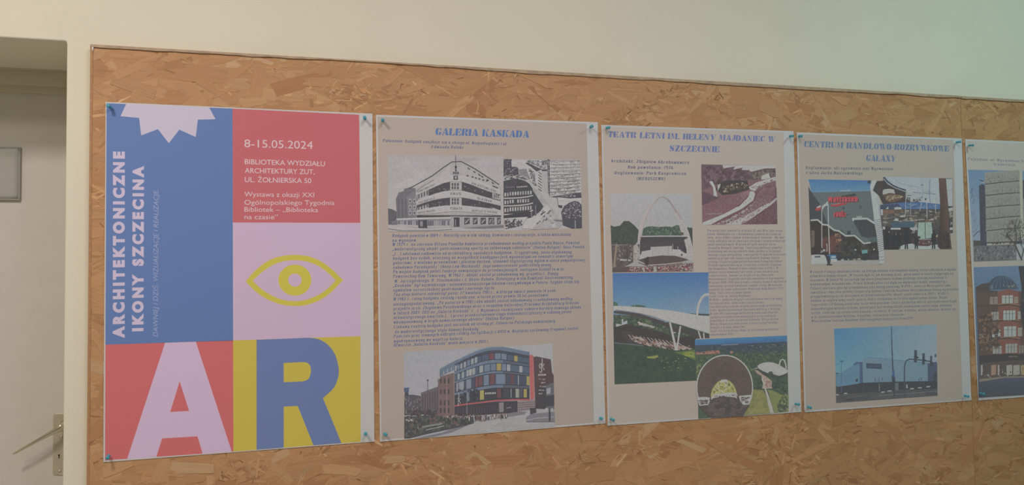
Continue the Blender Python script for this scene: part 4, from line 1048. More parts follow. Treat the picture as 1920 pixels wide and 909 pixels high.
rows([(960,868),(1100,815),(1220,748),(1310,672),(1335,610),(1380,562)], [(1130,868),(1230,815),(1340,752),(1440,680),(1475,620),(1470,560)], 13, [(152,124,128),(140,110,116),(170,146,148)], 3, .022, .012)
d.p((196,190,188), 872,872, 878,850, 1050,782, 1190,706, 1255,640, 1268,592, 1300,592, 1312,615, 1296,668, 1200,738, 1050,812, 945,868)
d.p((190,184,180), 1258,560, 1320,520, 1400,495, 1482,470, 1486,500, 1420,522, 1350,545, 1310,590, 1275,580)
d.scatter(30, [1270,560,1400,505,1480,476,1482,496,1310,580], (3,7), [(110,94,94),(140,128,126),(160,148,146)], asp=2, ang=-.3, spread=.2)
d.line((110,92,94), 4, 1440,500, 1470,520, 1490,600)
d.p((190,182,180), 1060,868, 1150,832, 1220,800, 1290,765, 1360,722, 1430,690, 1490,645, 1492,662, 1440,708, 1380,748, 1320,790, 1260,830, 1190,868)
d.scatter(110, [1060,866,1220,800,1360,725,1490,648,1492,664,1330,785,1200,866], (2,6), [(120,92,96),(160,140,140),(140,112,116),(210,204,202)], asp=2.4, ang=-.5, spread=.3)
d.scatter(90, [980,866,1180,770,1290,690,1310,700,1200,790,1080,866], (2,6), [(186,174,172),(160,138,140),(100,72,80)], asp=2.2, ang=-.5, spread=.3)
d.p((104,72,82), 1230,866, 1330,790, 1494,690, 1497,864)
rows([(1240,866),(1340,792),(1420,742),(1494,694)], [(1440,866),(1460,850),(1480,832),(1496,815)], 8, [(142,110,116),(126,92,100),(154,126,130)], 4, .03, .03)
d.line((176,160,160), 3, 905,782, 1040,778); d.scatter(14, [1150,720,1260,640,1290,650,1180,730], (2,5), [(80,60,66)])
d.build(label='sepia photo of curved rows of seats')

# photo F: white membrane roof over a green hill
d = Print('printed_photo', P3, 4, seed=13, sat=1.04).frame(1140,505,4.041)
d.p(0, 35,28, 760,22, 768,400, 40,400, cols=[(74,106,158),(70,106,160),(124,148,178),(112,138,170)])
d.p((52,74,56), 40,400, 768,400, 768,520, 660,525, 666,842, 50,870)
d.scatter(30, [38,240,70,250,80,275,40,278], (5,10), [(70,92,76),(84,104,84)], shape='blob'); d.scatter(50, [165,272,230,266,300,278,300,288,170,284], (4,8), [(62,86,72),(76,98,80)], shape='blob')
d.scatter(60, [610,330,770,335,770,352,620,345], (4,8), [(60,74,78),(76,90,90)], shape='blob')
d.p((74,84,70), 42,340, 300,360, 640,470, 640,560, 45,480)
d.scatter(220, [45,330,130,345,300,370,620,480,620,540,300,440,45,440], (6,13), [(66,84,66),(86,100,78),(54,66,58),(96,104,88),(60,72,66)], shape='blob')
d.p((170,176,180), 105,378, 115,376, 116,400, 145,385, 148,425, 75,436, 60,430, 62,410, 104,418)
d.scatter(40, [200,385,360,430,370,455,230,420], (6,14), [(190,190,186),(150,146,140),(168,140,124)], asp=2, spread=.2); d.scatter(18, [400,455,600,485,600,500,420,470], (5,12), [(190,186,178),(150,140,132)], asp=2.4, spread=.1)
d.p((58,52,50), 45,440, 140,412, 260,440, 420,480, 520,520, 665,500, 665,590, 520,575, 400,545, 330,580, 200,575, 50,560)
d.p((74,64,60), 100,470, 180,470, 200,540, 280,575, 150,565)
for k in range(14):
    t = k/13; d.line(d.rng.choice([(164,144,136),(146,126,118),(130,110,104)]), 6, 155+t*370,492+t*60, 185+t*385,535+t*48, 245+t*390,560+t*42)
d.scatter(150, [150,490,300,525,450,552,660,580,660,612,540,618,430,605,260,572,175,540], (3,9), [(168,144,134),(144,112,102),(112,90,84),(176,160,150),(84,70,66)], asp=2.2, ang=.45, spread=.2)
d.p((74,66,66), 45,312, 120,318, 250,338, 420,392, 470,420, 560,448, 690,478, 768,500, 768,520, 660,525, 640,500, 520,470, 400,415, 300,375, 150,345, 45,330)
d.p((190,190,194), 40,280, 60,276, 150,279, 250,287, 420,305, 520,318, 600,332, 690,346, 768,352, 768,486, 700,466, 610,438, 560,421, 460,396, 330,352, 250,333, 160,318, 60,305, 42,318)
for xa, ya, xb, yb in ((270,330,330,300),(360,358,440,312),(460,392,500,320),(545,414,560,328),(600,432,610,338),(665,452,670,346),(725,472,728,352)):
    d.line((170,171,176), 5, xa,ya, (xa+xb)/2-14,(ya+yb)/2-6, xb,yb)
    d.line((202,202,205), 5, xa+14,ya, (xa+xb)/2,(ya+yb)/2-6, xb+14,yb+2)
d.line((120,114,114), 4, 60,306, 160,319, 250,334, 330,353, 460,397, 560,422, 700,467, 768,487)
d.line((206,208,212), 15, 674,346, 678,300, 690,252, 708,215, 730,193, 764,186)
d.line((180,182,186), 4, 681,346, 686,300, 698,255, 716,222, 740,202, 764,198)
d.p((70,76,74), 690,348, 700,338, 764,342, 766,352)
d.p((202,200,198), 462,402, 476,400, 526,612, 508,614); d.p((196,194,192), 543,428, 555,430, 526,612, 514,612); d.p((196,194,192), 679,466, 690,466, 709,526, 698,526); d.p((196,194,192), 720,480, 730,480, 733,524, 723,524)
d.p((54,74,56), 48,556, 180,570, 300,582, 420,600, 500,618, 560,625, 662,612, 666,842, 50,870)
d.scatter(220, [50,562,300,588,500,622,662,620,664,838,52,866], (10,26), [(50,70,54),(60,80,58),(46,64,50),(58,76,60)], shape='blob')
d.p((92,104,62), 500,624, 560,622, 662,606, 662,690, 600,660, 540,640); d.p((124,128,78), 292,660, 330,658, 375,648, 382,664, 350,676, 300,672)
d.scatter(30, [380,640,650,650,650,770,420,790], (2,7), [(106,112,74),(118,122,86),(88,100,64)], asp=1.8, spread=.3); d.line((96,104,104), 7, 48,556, 160,566, 270,578)
d.scatter(30, [520,625,660,615,660,680,560,650], (5,14), [(140,146,80),(84,100,58),(120,128,66)], asp=2.4, ang=.3, spread=.2)
d.build(label='photo of a white membrane roof above a green hillside')

# photo G: aerial with round inset
yF = d.y; d = Print('printed_photo', P3, (PY-yF)/1e-5+2, seed=14, sat=0.88).frame(1300,620,5.346)
OUT = [15,88, 938,48, 955,810, 50,882, 45,500, 24,500]
d.p((70,86,62), *OUT)
d.p(0, 15,88, 938,48, 940,118, 18,160, cols=[(62,118,176),(58,112,172),(58,92,126),(62,100,136)])
d.p((56,76,86), 17,146, 500,128, 939,108, 941,200, 500,215, 20,215)
d.scatter(260, [18,165,500,145,940,122,942,260,500,260,22,240], (4,10), [(52,72,74),(66,86,80),(60,78,70),(80,94,86),(48,64,66)], shape='blob', asp=1.8, spread=.2)
d.line((150,164,176), 4, 280,144, 330,142, 450,136); d.scatter(14, [560,140,920,130,920,170,560,175], (3,7), [(130,130,128),(110,112,112)])
d.p((146,100,88), 25,215, 110,208, 180,198, 262,196, 268,225, 150,236, 28,238); d.scatter(40, [30,205,265,198,268,228,30,236], (4,8), [(164,118,102),(110,84,76),(70,80,64)], asp=1.8, spread=.1); d.p((140,108,92), 368,205, 398,203, 398,226, 370,228)
d.scatter(760, [22,240,500,225,942,210,946,420,800,330,640,340,610,440,560,560,40,490], (5,13), [(74,90,64),(62,78,58),(84,98,70),(56,70,54),(94,106,78),(68,84,62)], shape='blob')
d.scatter(60, [25,330,80,320,90,420,30,440], (6,15), [(120,126,84),(96,106,70),(70,82,54)], shape='blob')
d.p((114,113,70), 600,588, 700,596, 722,640, 760,770, 775,828, 490,850, 560,760); d.p((108,112,68), 745,588, 800,600, 880,640, 955,640, 955,810, 812,822)
d.scatter(80, [600,595,700,600,760,770,770,824,510,846,570,750], (10,24), [(118,116,74),(108,108,64),(120,118,76)], shape='blob')
d.p((158,122,108), 612,392, 660,400, 684,430, 740,465, 785,500, 790,575, 725,582, 690,572, 700,520, 680,450, 640,430)
d.scatter(40, [690,450,780,500,785,570,720,575], (6,14), [(172,134,118),(140,106,96)], shape='blob')
d.p((186,160,140), 684,450, 700,480, 720,560, 745,620, 780,720, 808,822, 772,826, 750,740, 728,640, 700,530, 684,490)
d.line((176,150,130), 8, 690,575, 790,574); d.line((196,190,184), 6, 612,380, 650,372)
d.p((60,70,60), 645,385, 690,398, 760,430, 850,458, 940,420, 940,450, 850,478, 740,455, 660,410)
d.p((180,184,188), 640,352, 670,332, 705,318, 750,313, 800,318, 850,335, 900,365, 945,390, 945,418, 900,440, 858,452, 810,438, 750,425, 700,405, 660,382)
d.p((164,168,173), 700,405, 750,425, 810,438, 858,452, 900,440, 840,420, 760,395, 690,375)
d.line((200,202,206), 13, 852,448, 856,380, 866,320, 880,292, 897,286, 914,300, 926,340, 932,380)
d.line((176,178,182), 5, 880,440, 900,410, 925,390)
for cx, cy, rx, ry in ((645,525,55,62),(850,545,70,72),(775,428,28,26),(925,560,26,60)):
    d.scatter(70, [cx-rx,cy, cx-rx*.7,cy-ry*.7, cx,cy-ry, cx+rx*.7,cy-ry*.7, cx+rx*.98,cy, cx+rx*.7,cy+ry*.7, cx,cy+ry, cx-rx*.7,cy+ry*.7], (8,20), [(52,68,52),(64,80,60),(44,58,48),(74,88,66)], shape='blob')
d.scatter(200, [840,730,880,650,952,600,955,808,838,818], (6,14), [(86,96,58),(70,82,52),(116,118,84),(100,106,66),(60,72,48)], shape='blob')
# inset: white ring, dark vault
def circ(cx, cy, rx, ry):
    pts = []
    for k in range(96):
        a = 2*math.pi*k/96; x, y = cx+rx*math.cos(a), cy+ry*math.sin(a)
        lim = 877-(x-130)*0.074
        pts += [x, min(y, lim)]
    return pts
d.p((206,200,196), *circ(314,566,286,326)); d.p((88,78,64), *circ(314,566,274,314))
d.scatter(240, [60,560,120,360,220,280,310,262,420,290,520,390,575,520,440,640,400,530,350,485,290,480,200,560,160,650,70,650], (10,26), [(90,80,66),(84,74,62),(87,78,66),(93,82,68)], shape='blob')
d.p((166,160,84), 172,690, 176,640, 190,585, 214,548, 245,512, 285,490, 320,486, 362,500, 398,535, 425,585, 440,640, 446,690)
d.scatter(130, [180,650,192,588,240,522,290,494,350,500,395,540,420,590,438,645], (6,15), [(120,120,64),(180,174,104),(96,100,56),(196,188,120),(150,146,76)], shape='blob')
d.p((184,178,160), 262,520, 280,490, 340,490, 350,515); d.p((190,190,190), 172,672, 210,640, 300,622, 430,618, 446,660, 440,690, 330,665, 180,690)
d.scatter(30, [190,650,430,625,440,660,200,680], (5,12), [(70,66,64),(150,150,150),(110,104,100)])
d.p((78,68,62), 60,752, 165,720, 195,676, 300,656, 420,668, 475,706, 560,742, *[540,785, 500,852, 180,873, 110,820])
d.scatter(110, [90,770,200,690,300,664,420,676,550,745,500,845,190,868], (8,22), [(86,76,70),(70,60,56),(92,82,74)], asp=2, spread=.2, shape='blob')
d.p((186,184,182), 42,668, 100,662, 168,668, 166,700, 150,742, 62,752, 46,706); d.p((186,184,182), 455,652, 590,640, 586,676, 560,740, 500,742, 470,706)
d.scatter(26, [50,690,160,690,150,735,60,745], (5,12), [(120,110,104),(84,74,70)], asp=2, spread=.2); d.scatter(22, [460,660,580,655,560,735,490,735], (5,12), [(130,122,116),(90,80,76)], asp=2, spread=.3)
d.line((84,74,70), 5, 44,700, 166,694); d.line((70,62,60), 14, 440,655, 452,700); d.line((70,62,60), 12, 172,660, 170,700)
d.build(label='aerial photo of a park with a round inset of a tunnel view')

# ---- poster 4
d = Print('printed_background', P4); d.p((139,135,125), 1497,251.4, 1787.5,262, 1805,749.4, 1511.2,769.4); d.build(label='beige printed ground')
TB4 = (90,112,136); BB4 = (96,104,112)
d = Print('title_text', P4, 3); sten_text(d, 'CENTRUM HANDLOWO-ROZRYWKOWE', 1507.4,275.6, 1778.8,284.2, 11.3, TB4); sten_text(d, 'GALAXY', 1623.8,302, 1679,303.2, 11.8, TB4); d.build(label='blue stencil title')
d = Print('subtitle_text', P4, 3); nib_text(d, 'Usytuowanie: skrzyżowanie alei Wyzwolenia', 1510.4,316.9,1673.7,319, 5.4, BB4, 2.5, 1.4); nib_text(d, 'z ulicą Jacka Malczewskiego', 1511,326.1,1616.7,327.4, 5.4, BB4, 2.5, 1.4); d.build()
d = Print('body_text', P4, 3)
T4 = ['W czasie II wojny światowej teren, na którym obecnie stoi kompleks Galaxy został całkowicie w wyniku','alianckich bombardowań. „W Pasażu było tu jak warowny grunt, gdzie nawet w latach stałym było się','wspomina. W latach 90. na pustym tym placu powstawała budowę wielkiego centrum handlowego z','wspaniałymi wieżowcami. Prace kilkakrotne też było na wyłącznie kabli, obwodnicy i','Polanej znacząca głos był projektowaną jako własny panoramy. W 1999 r. otwarcie Marka polski temu','inwestora i dwa lata później rozpoczęły budowę Centrum Handlowo-Rozrywkowego Galaxy wg projektu','przygotowanego przez pracownię architektoniczną KPA. Obiekt został otwarty w 2003 r. W 2011 r.','oddano do użytku nową część galerii, którą zbudowano na terenie wyburzonego hotelu. Dzięki','tego części CH Galaxy połączone są ze sobą pasażem. Centra ma bardzo dobrze zaprojektowaną bryłę','komunikacyjną metodą ruchowo, pozostanie jest według kliniki obowiązków zieleni nową, widownię','sztuki, centrami i przeznaczeniu kapsuły z średnicą. W centrum, w Galaxy, można zwiedzać, wesołej się','m.in. dziewięciosalowe Multikino, kręgielnia, restauracje i kawiarnie.','Właścicielem Centrum Handlowo-Rekreacyjnego Galaxy jest firma EPP.']
E4 = [1792,1788,1774,1775,1781.5,1797,1779,1776,1793.5,1784,1791.6,1695.5,1713]
for i, (t, xe) in enumerate(zip(T4, E4)):
    x0 = 1518.5+3*i/12; y0 = 510.2+7.68*i; sl = -(4.9+3.1*i/11)/274
    nib_text(d, t, x0, y0+1.8, xe, y0+1.8+sl*(xe-x0), 4.6, (94,101,108), 2.5, 1.35)
d.build(label='small grey text')
# photo H
d = Print('printed_photo', P4, 4, seed=21, sat=0.9).frame(1510,330,5.194)
d.p(0, 30,32, 640,42, 640,146, 60,160, cols=[(72,116,172),(70,112,170),(96,132,174),(92,130,172)])
d.p((50,54,58), 30,100, 60,160, 640,146, 690,420, 700,700, 745,830, 58,842)
d.p((92,102,102), 62,160, 640,146, 668,330, 684,470, 640,652, 570,655, 482,580, 390,584, 220,480, 150,330)
d.p((64,72,76), 32,105, 62,160, 140,270, 190,400, 220,474, 170,470, 120,424, 52,430)
d.p((60,68,72), 462,432, 600,426, 672,468, 690,600, 600,600, 545,585)
d.p((78,96,92), 600,600, 700,590, 702,640, 640,650)
d.p((52,46,46), 56,440, 120,436, 172,482, 215,486, 280,536, 330,546, 390,594, 480,592, 570,666, 700,650, 712,770, 58,770)
d.p((98,66,60), 165,605, 350,560, 345,740, 170,740); d.scatter(50, [165,600,350,565,340,740,170,735], (6,18), [(74,52,52),(110,74,66),(60,50,50)], asp=.5, spread=.2)
d.p((104,92,82), 58,530, 90,530, 90,680, 60,700)
d.scatter(120, [280,600,700,660,710,790,300,800], (8,20), [(50,58,50),(62,70,58),(44,46,46),(72,72,64)], shape='blob')
d.scatter(30, [280,560,350,545,360,640,300,650], (8,18), [(120,92,74),(150,112,88),(86,76,62)], shape='blob'); d.scatter(30, [340,480,380,560,360,575,335,545], (5,11), [(66,84,74),(76,92,82)], shape='blob')
d.line((192,190,180), 16, 52,430, 120,426, 172,472, 215,476, 280,526, 330,536, 390,582, 480,580, 570,656, 635,647)
d.line((192,190,180), 18, 458,424, 475,416, 600,413, 674,460); d.p((150,152,146), 500,390, 552,388, 552,404, 500,404); d.p((192,190,182), 456,408, 474,408, 472,440, 458,436)
d.p((52,58,60), 408,535, 440,533, 440,570, 408,572); d.p((76,82,84), 358,300, 384,300, 384,322, 358,324); d.p((80,88,90), 525,292, 546,292, 546,316, 525,318)
d.line((172,180,184), 8, 342,143, 440,140)
d.p((60,66,70), 350,196, 480,168, 498,190, 430,205, 360,212)
def redsign(t, a, b, c, e, cap, col, dx, dy):
    q0, q1 = d.px(a+dx, b+dy), d.px(c+dx, e+dy); nib_text(d, t, *q0, *q1, cap/5.194, (78,74,76), 2.6, 2, .1)
    q0, q1 = d.px(a, b), d.px(c, e); nib_text(d, t, *q0, *q1, cap/5.194, col, 2.8, 2.2, .1)
d.p((178,62,70), 220,212, 240,208, 500,200, 512,206, 505,250, 420,258, 300,262, 225,252)
redsign('Multikino', 224,252, 508,246, 44, (206,84,90), 12, 8); d.p((180,58,68), 245,278, 330,268, 420,262, 380,280, 300,298, 255,296); d.line((212,140,140), 4, 262,284, 340,262)
d.p((172,58,66), 278,362, 300,350, 385,346, 392,392, 300,400, 276,396); redsign('real,-', 276,400, 400,394, 50, (216,82,88), 14, 6)
d.line((176,178,178), 8, 160,325, 161,700); d.line((186,186,186), 9, 222,285, 226,480, 236,762); d.line((170,172,170), 7, 208,655, 212,735)
d.p((176,72,74), 92,330, 110,310, 150,302, 155,328, 110,340); d.p((190,190,188), 105,304, 148,282, 152,300, 118,312)
d.p((196,194,190), 158,322, 165,290, 200,262, 216,243, 226,285, 205,290, 185,298, 168,326)
d.p((150,142,132), 58,836, 300,822, 560,818, 762,815, 762,862, 60,868)
d.p((202,204,204), 58,768, 120,764, 185,768, 200,792, 216,850, 58,852); d.p((84,90,98), 90,778, 145,776, 150,792, 92,794)
d.p((66,110,160), 214,768, 300,766, 304,806, 218,812); d.p((160,190,210), 250,780, 295,778, 295,796, 255,798); d.p((194,196,194), 246,806, 308,806, 312,834, 248,836)
d.p((48,54,60), 205,780, 238,778, 244,830, 240,862, 215,866, 212,820); d.p((60,56,56), 205,858, 262,856, 260,870, 208,870)
d.scatter(26, [140,720,200,710,200,745,140,750], (5,11), [(70,66,66),(190,186,180),(110,96,90)], shape='blob')
d.p((92,140,146), 548,722, 606,716, 606,750, 552,756); d.p((46,50,54), 556,756, 596,750, 600,820, 560,822); d.p((56,60,64), 640,760, 712,756, 714,812, 650,818); d.scatter(16, [400,800,560,795,560,826,400,830], (5,11), [(190,186,178),(90,100,80)]); d.scatter(10, [345,800,395,800,395,832,345,834], (6,12), [(200,196,190),(110,116,104)])
d.ell((206,204,200), 182,722, 9,9); d.ell((206,204,200), 488,718, 9,8); d.ell((206,204,200), 668,714, 8,8)
d.p((60,64,70), 604,70, 612,44, 640,44, 634,72)
d.p((62,66,70), 690,48, 770,48, 770,180, 745,200, 715,190, 660,140)
d.p((186,188,196), 644,46, 698,44, 652,138, 700,175, 722,230, 740,330, 752,440, 762,560, 768,860, 720,858, 712,700, 690,560, 672,450, 655,300, 636,150, 630,110)
d.p((160,163,172), 690,180, 712,210, 735,320, 748,440, 730,440, 715,320)
for k in range(17):
    y = 418+k*19; x0 = np.interp(y, [418,700,860], [674,704,722]); x1 = np.interp(y, [418,700,860], [746,764,768]); d.line((82,78,88), 4, x0,y+14, x1,y-2)
for y in (790,822,858): d.line((96,88,96), 4, 716,y, 764,y-6)
d.build(label='photo of a grey building with red lettering and a striped column')
# photo I
yH = d.y; d = Print('printed_photo', P4, (PY-yH)/1e-5+2, seed=22, sat=0.86).frame(1645,325,5.865)
d.p((66,74,76), 65,35, 830,56, 832,832, 70,838)
d.p(0, 65,35, 690,50, 690,345, 480,330, 320,200, 130,125, cols=[(150,172,190),(158,176,190),(166,178,182),(170,180,182),(160,176,186),(146,166,182)])
d.scatter(120, [120,60,680,55,680,330,480,310,330,190], (3,8), [(172,190,202),(140,162,180),(180,192,198)])
d.p((64,62,60), 0,85, 70,80, 150,130, 312,205, 312,300, 250,320, 60,335, 25,260)
d.line((62,74,92), 17, 72,42, 110,86, 170,132, 240,164, 316,186); d.line((134,158,182), 8, 70,60, 120,118, 200,160, 310,200)
d.line((120,140,158), 7, 200,72, 260,110, 330,134, 470,152); d.line((90,106,116), 12, 388,208, 480,218); d.line((100,116,122), 9, 500,214, 640,228)
d.p((160,168,168), 320,205, 470,215, 480,300, 380,315, 320,280); d.p((74,82,88), 328,262, 340,258, 342,305, 330,310); d.p((74,82,88), 348,262, 360,262, 360,308, 348,308); d.line((80,80,80), 8, 330,242, 372,244)
d.scatter(30, [380,280,480,262,480,310,385,316], (5,12), [(84,88,86),(60,68,72),(130,136,132)])
d.p((74,104,142), 40,345, 250,322, 480,316, 690,338, 690,392, 280,392, 30,392); d.p((56,78,100), 30,345, 230,335, 280,392, 30,392)
d.scatter(60, [260,325,690,342,690,388,280,388], (5,14), [(84,116,152),(66,94,130),(96,126,156)], asp=2, spread=.1)
d.p((176,172,160), 58,190, 75,175, 130,168, 182,178, 196,222, 130,215, 60,236); d.p((98,84,66), 66,236, 130,218, 196,226, 250,240, 306,252, 260,285, 200,312, 140,322, 90,296)
d.scatter(40, [70,236,196,228,300,252,140,318,90,290], (5,13), [(120,104,82),(82,70,58),(140,126,100),(150,150,120)], shape='blob')
d.p((84,82,76), 30,394, 690,400, 690,610, 50,610)
d.scatter(260, [40,396,690,402,690,605,55,605], (5,15), [(96,92,84),(70,74,76),(110,104,92),(60,62,62),(130,128,118),(84,90,94)], asp=2.4, spread=.06)
d.p((110,92,80), 64,398, 186,398, 190,440, 66,444); d.p((180,186,188), 186,376, 220,368, 262,374, 268,394, 190,398); d.p((184,190,190), 250,470, 305,466, 306,480, 252,482); d.p((176,182,184), 36,395, 60,395, 62,458, 40,460); d.p((170,176,176), 176,520, 200,492, 230,496, 234,526); d.p((190,194,192), 92,392, 120,362, 122,392); d.p((96,84,68), 190,398, 268,396, 262,430, 196,430)
d.line((128,136,132), 6, 320,462, 440,468); d.line((128,136,132), 6, 330,520, 436,520); d.line((120,128,126), 5, 326,462, 328,560)
d.p((60,92,104), 150,534, 410,530, 404,592, 160,590)
d.p((48,48,50), 56,592, 400,596, 420,760, 400,835, 72,838)
d.p((176,184,182), 146,598, 256,598, 256,618, 148,618); d.p((180,186,184), 58,586, 86,586, 86,616, 60,616); d.scatter(16, [90,625,270,625,270,690,90,690], (6,13), [(130,134,132),(96,92,88)], asp=.6, spread=.1); d.p((160,170,168), 360,595, 440,595, 442,622, 390,628, 360,612)
d.p((168,182,176), 235,812, 300,780, 400,770, 690,785, 692,834, 240,838)
d.p((134,178,152), 452,540, 594,536, 604,620, 614,705, 520,720, 438,722)
d.scatter(40, [458,545,590,540,606,700,445,715], (8,20), [(142,186,160),(126,170,144),(120,160,140)], shape='blob')
d.line((60,66,66), 7, 525,540, 528,715); d.p((60,64,62), 598,545, 616,545, 616,592, 600,590)
d.p((86,60,66), 380,730, 610,725, 612,780, 560,800, 430,795, 382,770); d.line((160,150,152), 6, 400,722, 520,728, 612,722); d.scatter(22, [390,740,610,735,600,780,400,775], (4,8), [(180,170,168),(120,80,84)])
d.line((176,170,158), 9, 420,512, 500,506, 560,512, 622,508); d.scatter(14, [500,500,570,505,565,540,505,540], (5,10), [(120,104,84),(90,84,72)])
d.line((184,190,188), 8, 541,270, 548,496); d.line((174,182,186), 6, 488,310, 452,480, 400,660); d.line((130,148,172), 9, 486,60, 500,180, 490,300); d.line((106,128,160), 9, 580,60, 572,200, 582,330); d.line((150,166,184), 5, 540,60, 536,190, 542,280); d.line((150,164,180), 5, 505,60, 520,240)
d.line((96,116,148), 12, 478,130, 502,128); d.line((96,116,148), 14, 566,205, 584,205); d.line((96,116,148), 12, 478,262, 500,262); d.line((130,150,174), 6, 505,195, 570,196); d.p((64,84,74), 520,275, 542,272, 540,292, 524,294)
d.line((176,186,188), 6, 316,195, 310,340, 306,470); d.line((160,170,172), 5, 370,280, 366,460); d.line((180,188,188), 7, 640,340, 640,440); d.line((160,170,174), 5, 640,260, 660,330)
d.line((60,64,66), 8, 600,400, 640,540, 690,660); d.line((70,74,76), 7, 470,410, 430,560, 380,660); d.line((150,160,160), 6, 380,662, 440,540); d.line((84,88,90), 6, 470,400, 600,396)
for x, y, h in ((110,640,190),(180,650,180),(235,655,175),(320,610,222),(430,670,160),(620,640,190)):
    d.p((36,38,42), x-22,y+26, x-8,y+12, x+10,y+12, x+24,y+28, x+28,y+h*.55, x+16,y+h*.6, x+18,y+h, x+4,y+h, x,y+h*.65, x-6,y+h, x-20,y+h, x-18,y+h*.6, x-28,y+h*.5); d.ell((48,44,44), x,y, 13,16)
d.p((60,52,50), 410,690, 470,690, 474,716, 420,718); d.p((150,128,104), 640,690, 664,670, 668,690, 650,704)
d.p(0, 676,52, 750,54, 762,140, 772,300, 780,400, 784,600, 806,690, 816,832, 690,832, 664,806, 672,660, 690,560, 690,330, 682,180, cols=[(94,80,66)]*8+[(58,50,44)]*3+[(60,52,46)]+[(78,66,55)]*3+[(94,80,66)])
d.scatter(60, [682,60,745,60,770,380,690,380], (5,14), [(88,75,62),(100,86,70)], asp=.5, spread=.1); d.scatter(60, [672,640,790,620,812,825,690,825], (8,18), [(52,46,42),(66,56,48),(46,44,44)], shape='blob')
d.p((168,178,182), 755,60, 826,62, 828,360, 780,360); d.scatter(40, [770,70,825,70,826,350,782,350], (4,9), [(178,186,188),(150,164,172)]); d.line((130,142,146), 10, 770,186, 826,180)
d.p((176,180,172), 782,384, 828,376, 830,410, 786,418); d.scatter(40, [786,420,830,415,830,590,788,590], (5,12), [(96,100,94),(130,130,120),(70,74,72)], asp=2, spread=.1); d.p((176,180,176), 796,596, 830,594, 830,620, 798,624); d.p((150,140,124), 800,660, 832,655, 832,832, 818,832)
d.build(label='photo of a shopping mall hall with a brown column')
# photo J
d = Print('printed_photo', P4, 4, seed=23, sat=1.04).frame(1560,605,5.863)
d.p(0, 22,65, 600,40, 1150,18, 1156,450, 600,450, 40,560, cols=[(74,114,158),(90,126,160),(116,140,158),(120,142,156),(104,130,156),(98,132,166)])
d.p((62,66,70), 40,560, 600,450, 1156,450, 1160,802, 45,882)
d.p((88,112,134), 42,560, 80,548, 110,545, 170,500, 230,465, 240,445, 268,428, 335,430, 335,665, 60,704, 45,690)
d.p((70,90,112), 230,462, 268,428, 332,430, 332,445, 240,465)
d.p((100,118,136), 335,420, 345,395, 380,375, 400,373, 540,388, 690,405, 860,422, 1052,440, 1054,640, 690,646, 340,658)
for x in range(345, 690, 13): d.line((88,106,124), 3, x,402+.06*(x-345), x+2,655, step=4e-7)
for x in range(700, 1050, 24): d.line((94,112,130), 3, x,410+.09*(x-700), x+2,640, step=4e-7)
d.line((84,110,134), 8, 345,398, 382,378, 540,392, 690,408, 860,424, 1052,442)
d.p((66,84,104), 304,432, 336,430, 336,662, 305,668)
d.p((64,76,90), 1050,446, 1152,428, 1156,640, 1056,642)
d.p((52,66,82), 376,444, 546,452, 546,508, 378,500); q0, q1 = d.px(400,486), d.px(530,490); nib_text(d, 'GALAXY', *q0, *q1, 3.4, (76,92,110), 2.4, 1.8, .05)
d.p((56,66,76), 258,620, 286,612, 286,646, 258,650)
for x, y in ((470,612),(510,614),(550,598),(950,610),(975,600)): d.p((72,88,104), x,y, x+12,y, x+12,y+32, x,y+34)
d.p((46,50,54), 44,706, 180,686, 340,660, 690,650, 1156,640, 1158,724, 800,735, 400,765, 45,790)
d.scatter(160, [46,708,340,664,690,654,1156,644,1158,720,800,732,400,760,46,786], (6,16), [(54,58,60),(40,44,48),(66,66,64),(60,54,50)], asp=.6, spread=.2)
d.p((72,72,72), 45,788, 400,764, 800,735, 1158,724, 1160,802, 600,840, 46,882)
d.scatter(70, [46,800,400,772,1156,735,1158,795,600,832,48,874], (10,34), [(80,80,78),(64,64,66),(74,72,68)], asp=5, ang=-.06, spread=.03)
d.line((100,100,98), 6, 520,800, 800,780, 1158,750); d.line((92,92,88), 5, 150,822, 330,806)
for x, y, w in ((60,790,34),(150,776,40),(560,762,40),(632,750,50),(880,724,50),(965,714,50),(1058,702,52)): d.p((150,152,152), x-w/2,y+8, x-w/3,y-6, x+w/3,y-8, x+w/2,y+4)
d.p((108,108,104), 516,668, 522,668, 524,748, 514,748); d.p((90,92,92), 690,660, 732,658, 732,744, 694,746); d.p((160,160,156), 816,680, 830,678, 832,718, 818,720)
d.p((48,60,76), 649,38, 656,38, 664,250, 676,520, 692,810, 676,812, 664,560, 654,280); d.p((50,58,68), 655,580, 690,575, 696,650, 662,654); d.p((60,80,110), 660,520, 684,518, 690,600, 668,602); d.line((56,70,86), 5, 660,345, 684,346)
d.line((52,64,78), 13, 806,806, 797,650, 796,520, 802,450, 818,415, 850,400, 900,402, 1000,412, 1100,428)
for x, y0, y1, w in ((918,300,436,30),(1006,334,460,26),(1089,362,476,22)):
    d.p((54,66,78), x-w*.45,y0, x+w*.6,y0+2, x+w*.5,y1, x-w*.6,y1-2)
    d.p((42,50,58), x-w*.4,y0+60, x+w,y0+72, x+w*1.2,y0+88, x-w*.4,y0+96)
d.line((76,96,118), 5, 104,425, 102,640, 101,770); d.p((70,92,116), 84,415, 128,414, 128,426, 86,430); d.p((66,82,98), 40,552, 70,546, 70,562, 42,566)
d.scatter(14, [1120,340,1150,335,1152,390,1125,385], (6,14), [(66,80,88),(80,100,110)]); d.scatter(30, [1110,560,1156,540,1157,640,1115,640], (6,14), [(48,52,54),(60,66,64)], shape='blob')
d.build(label='photo of a long windowless blue grey building at a crossing')

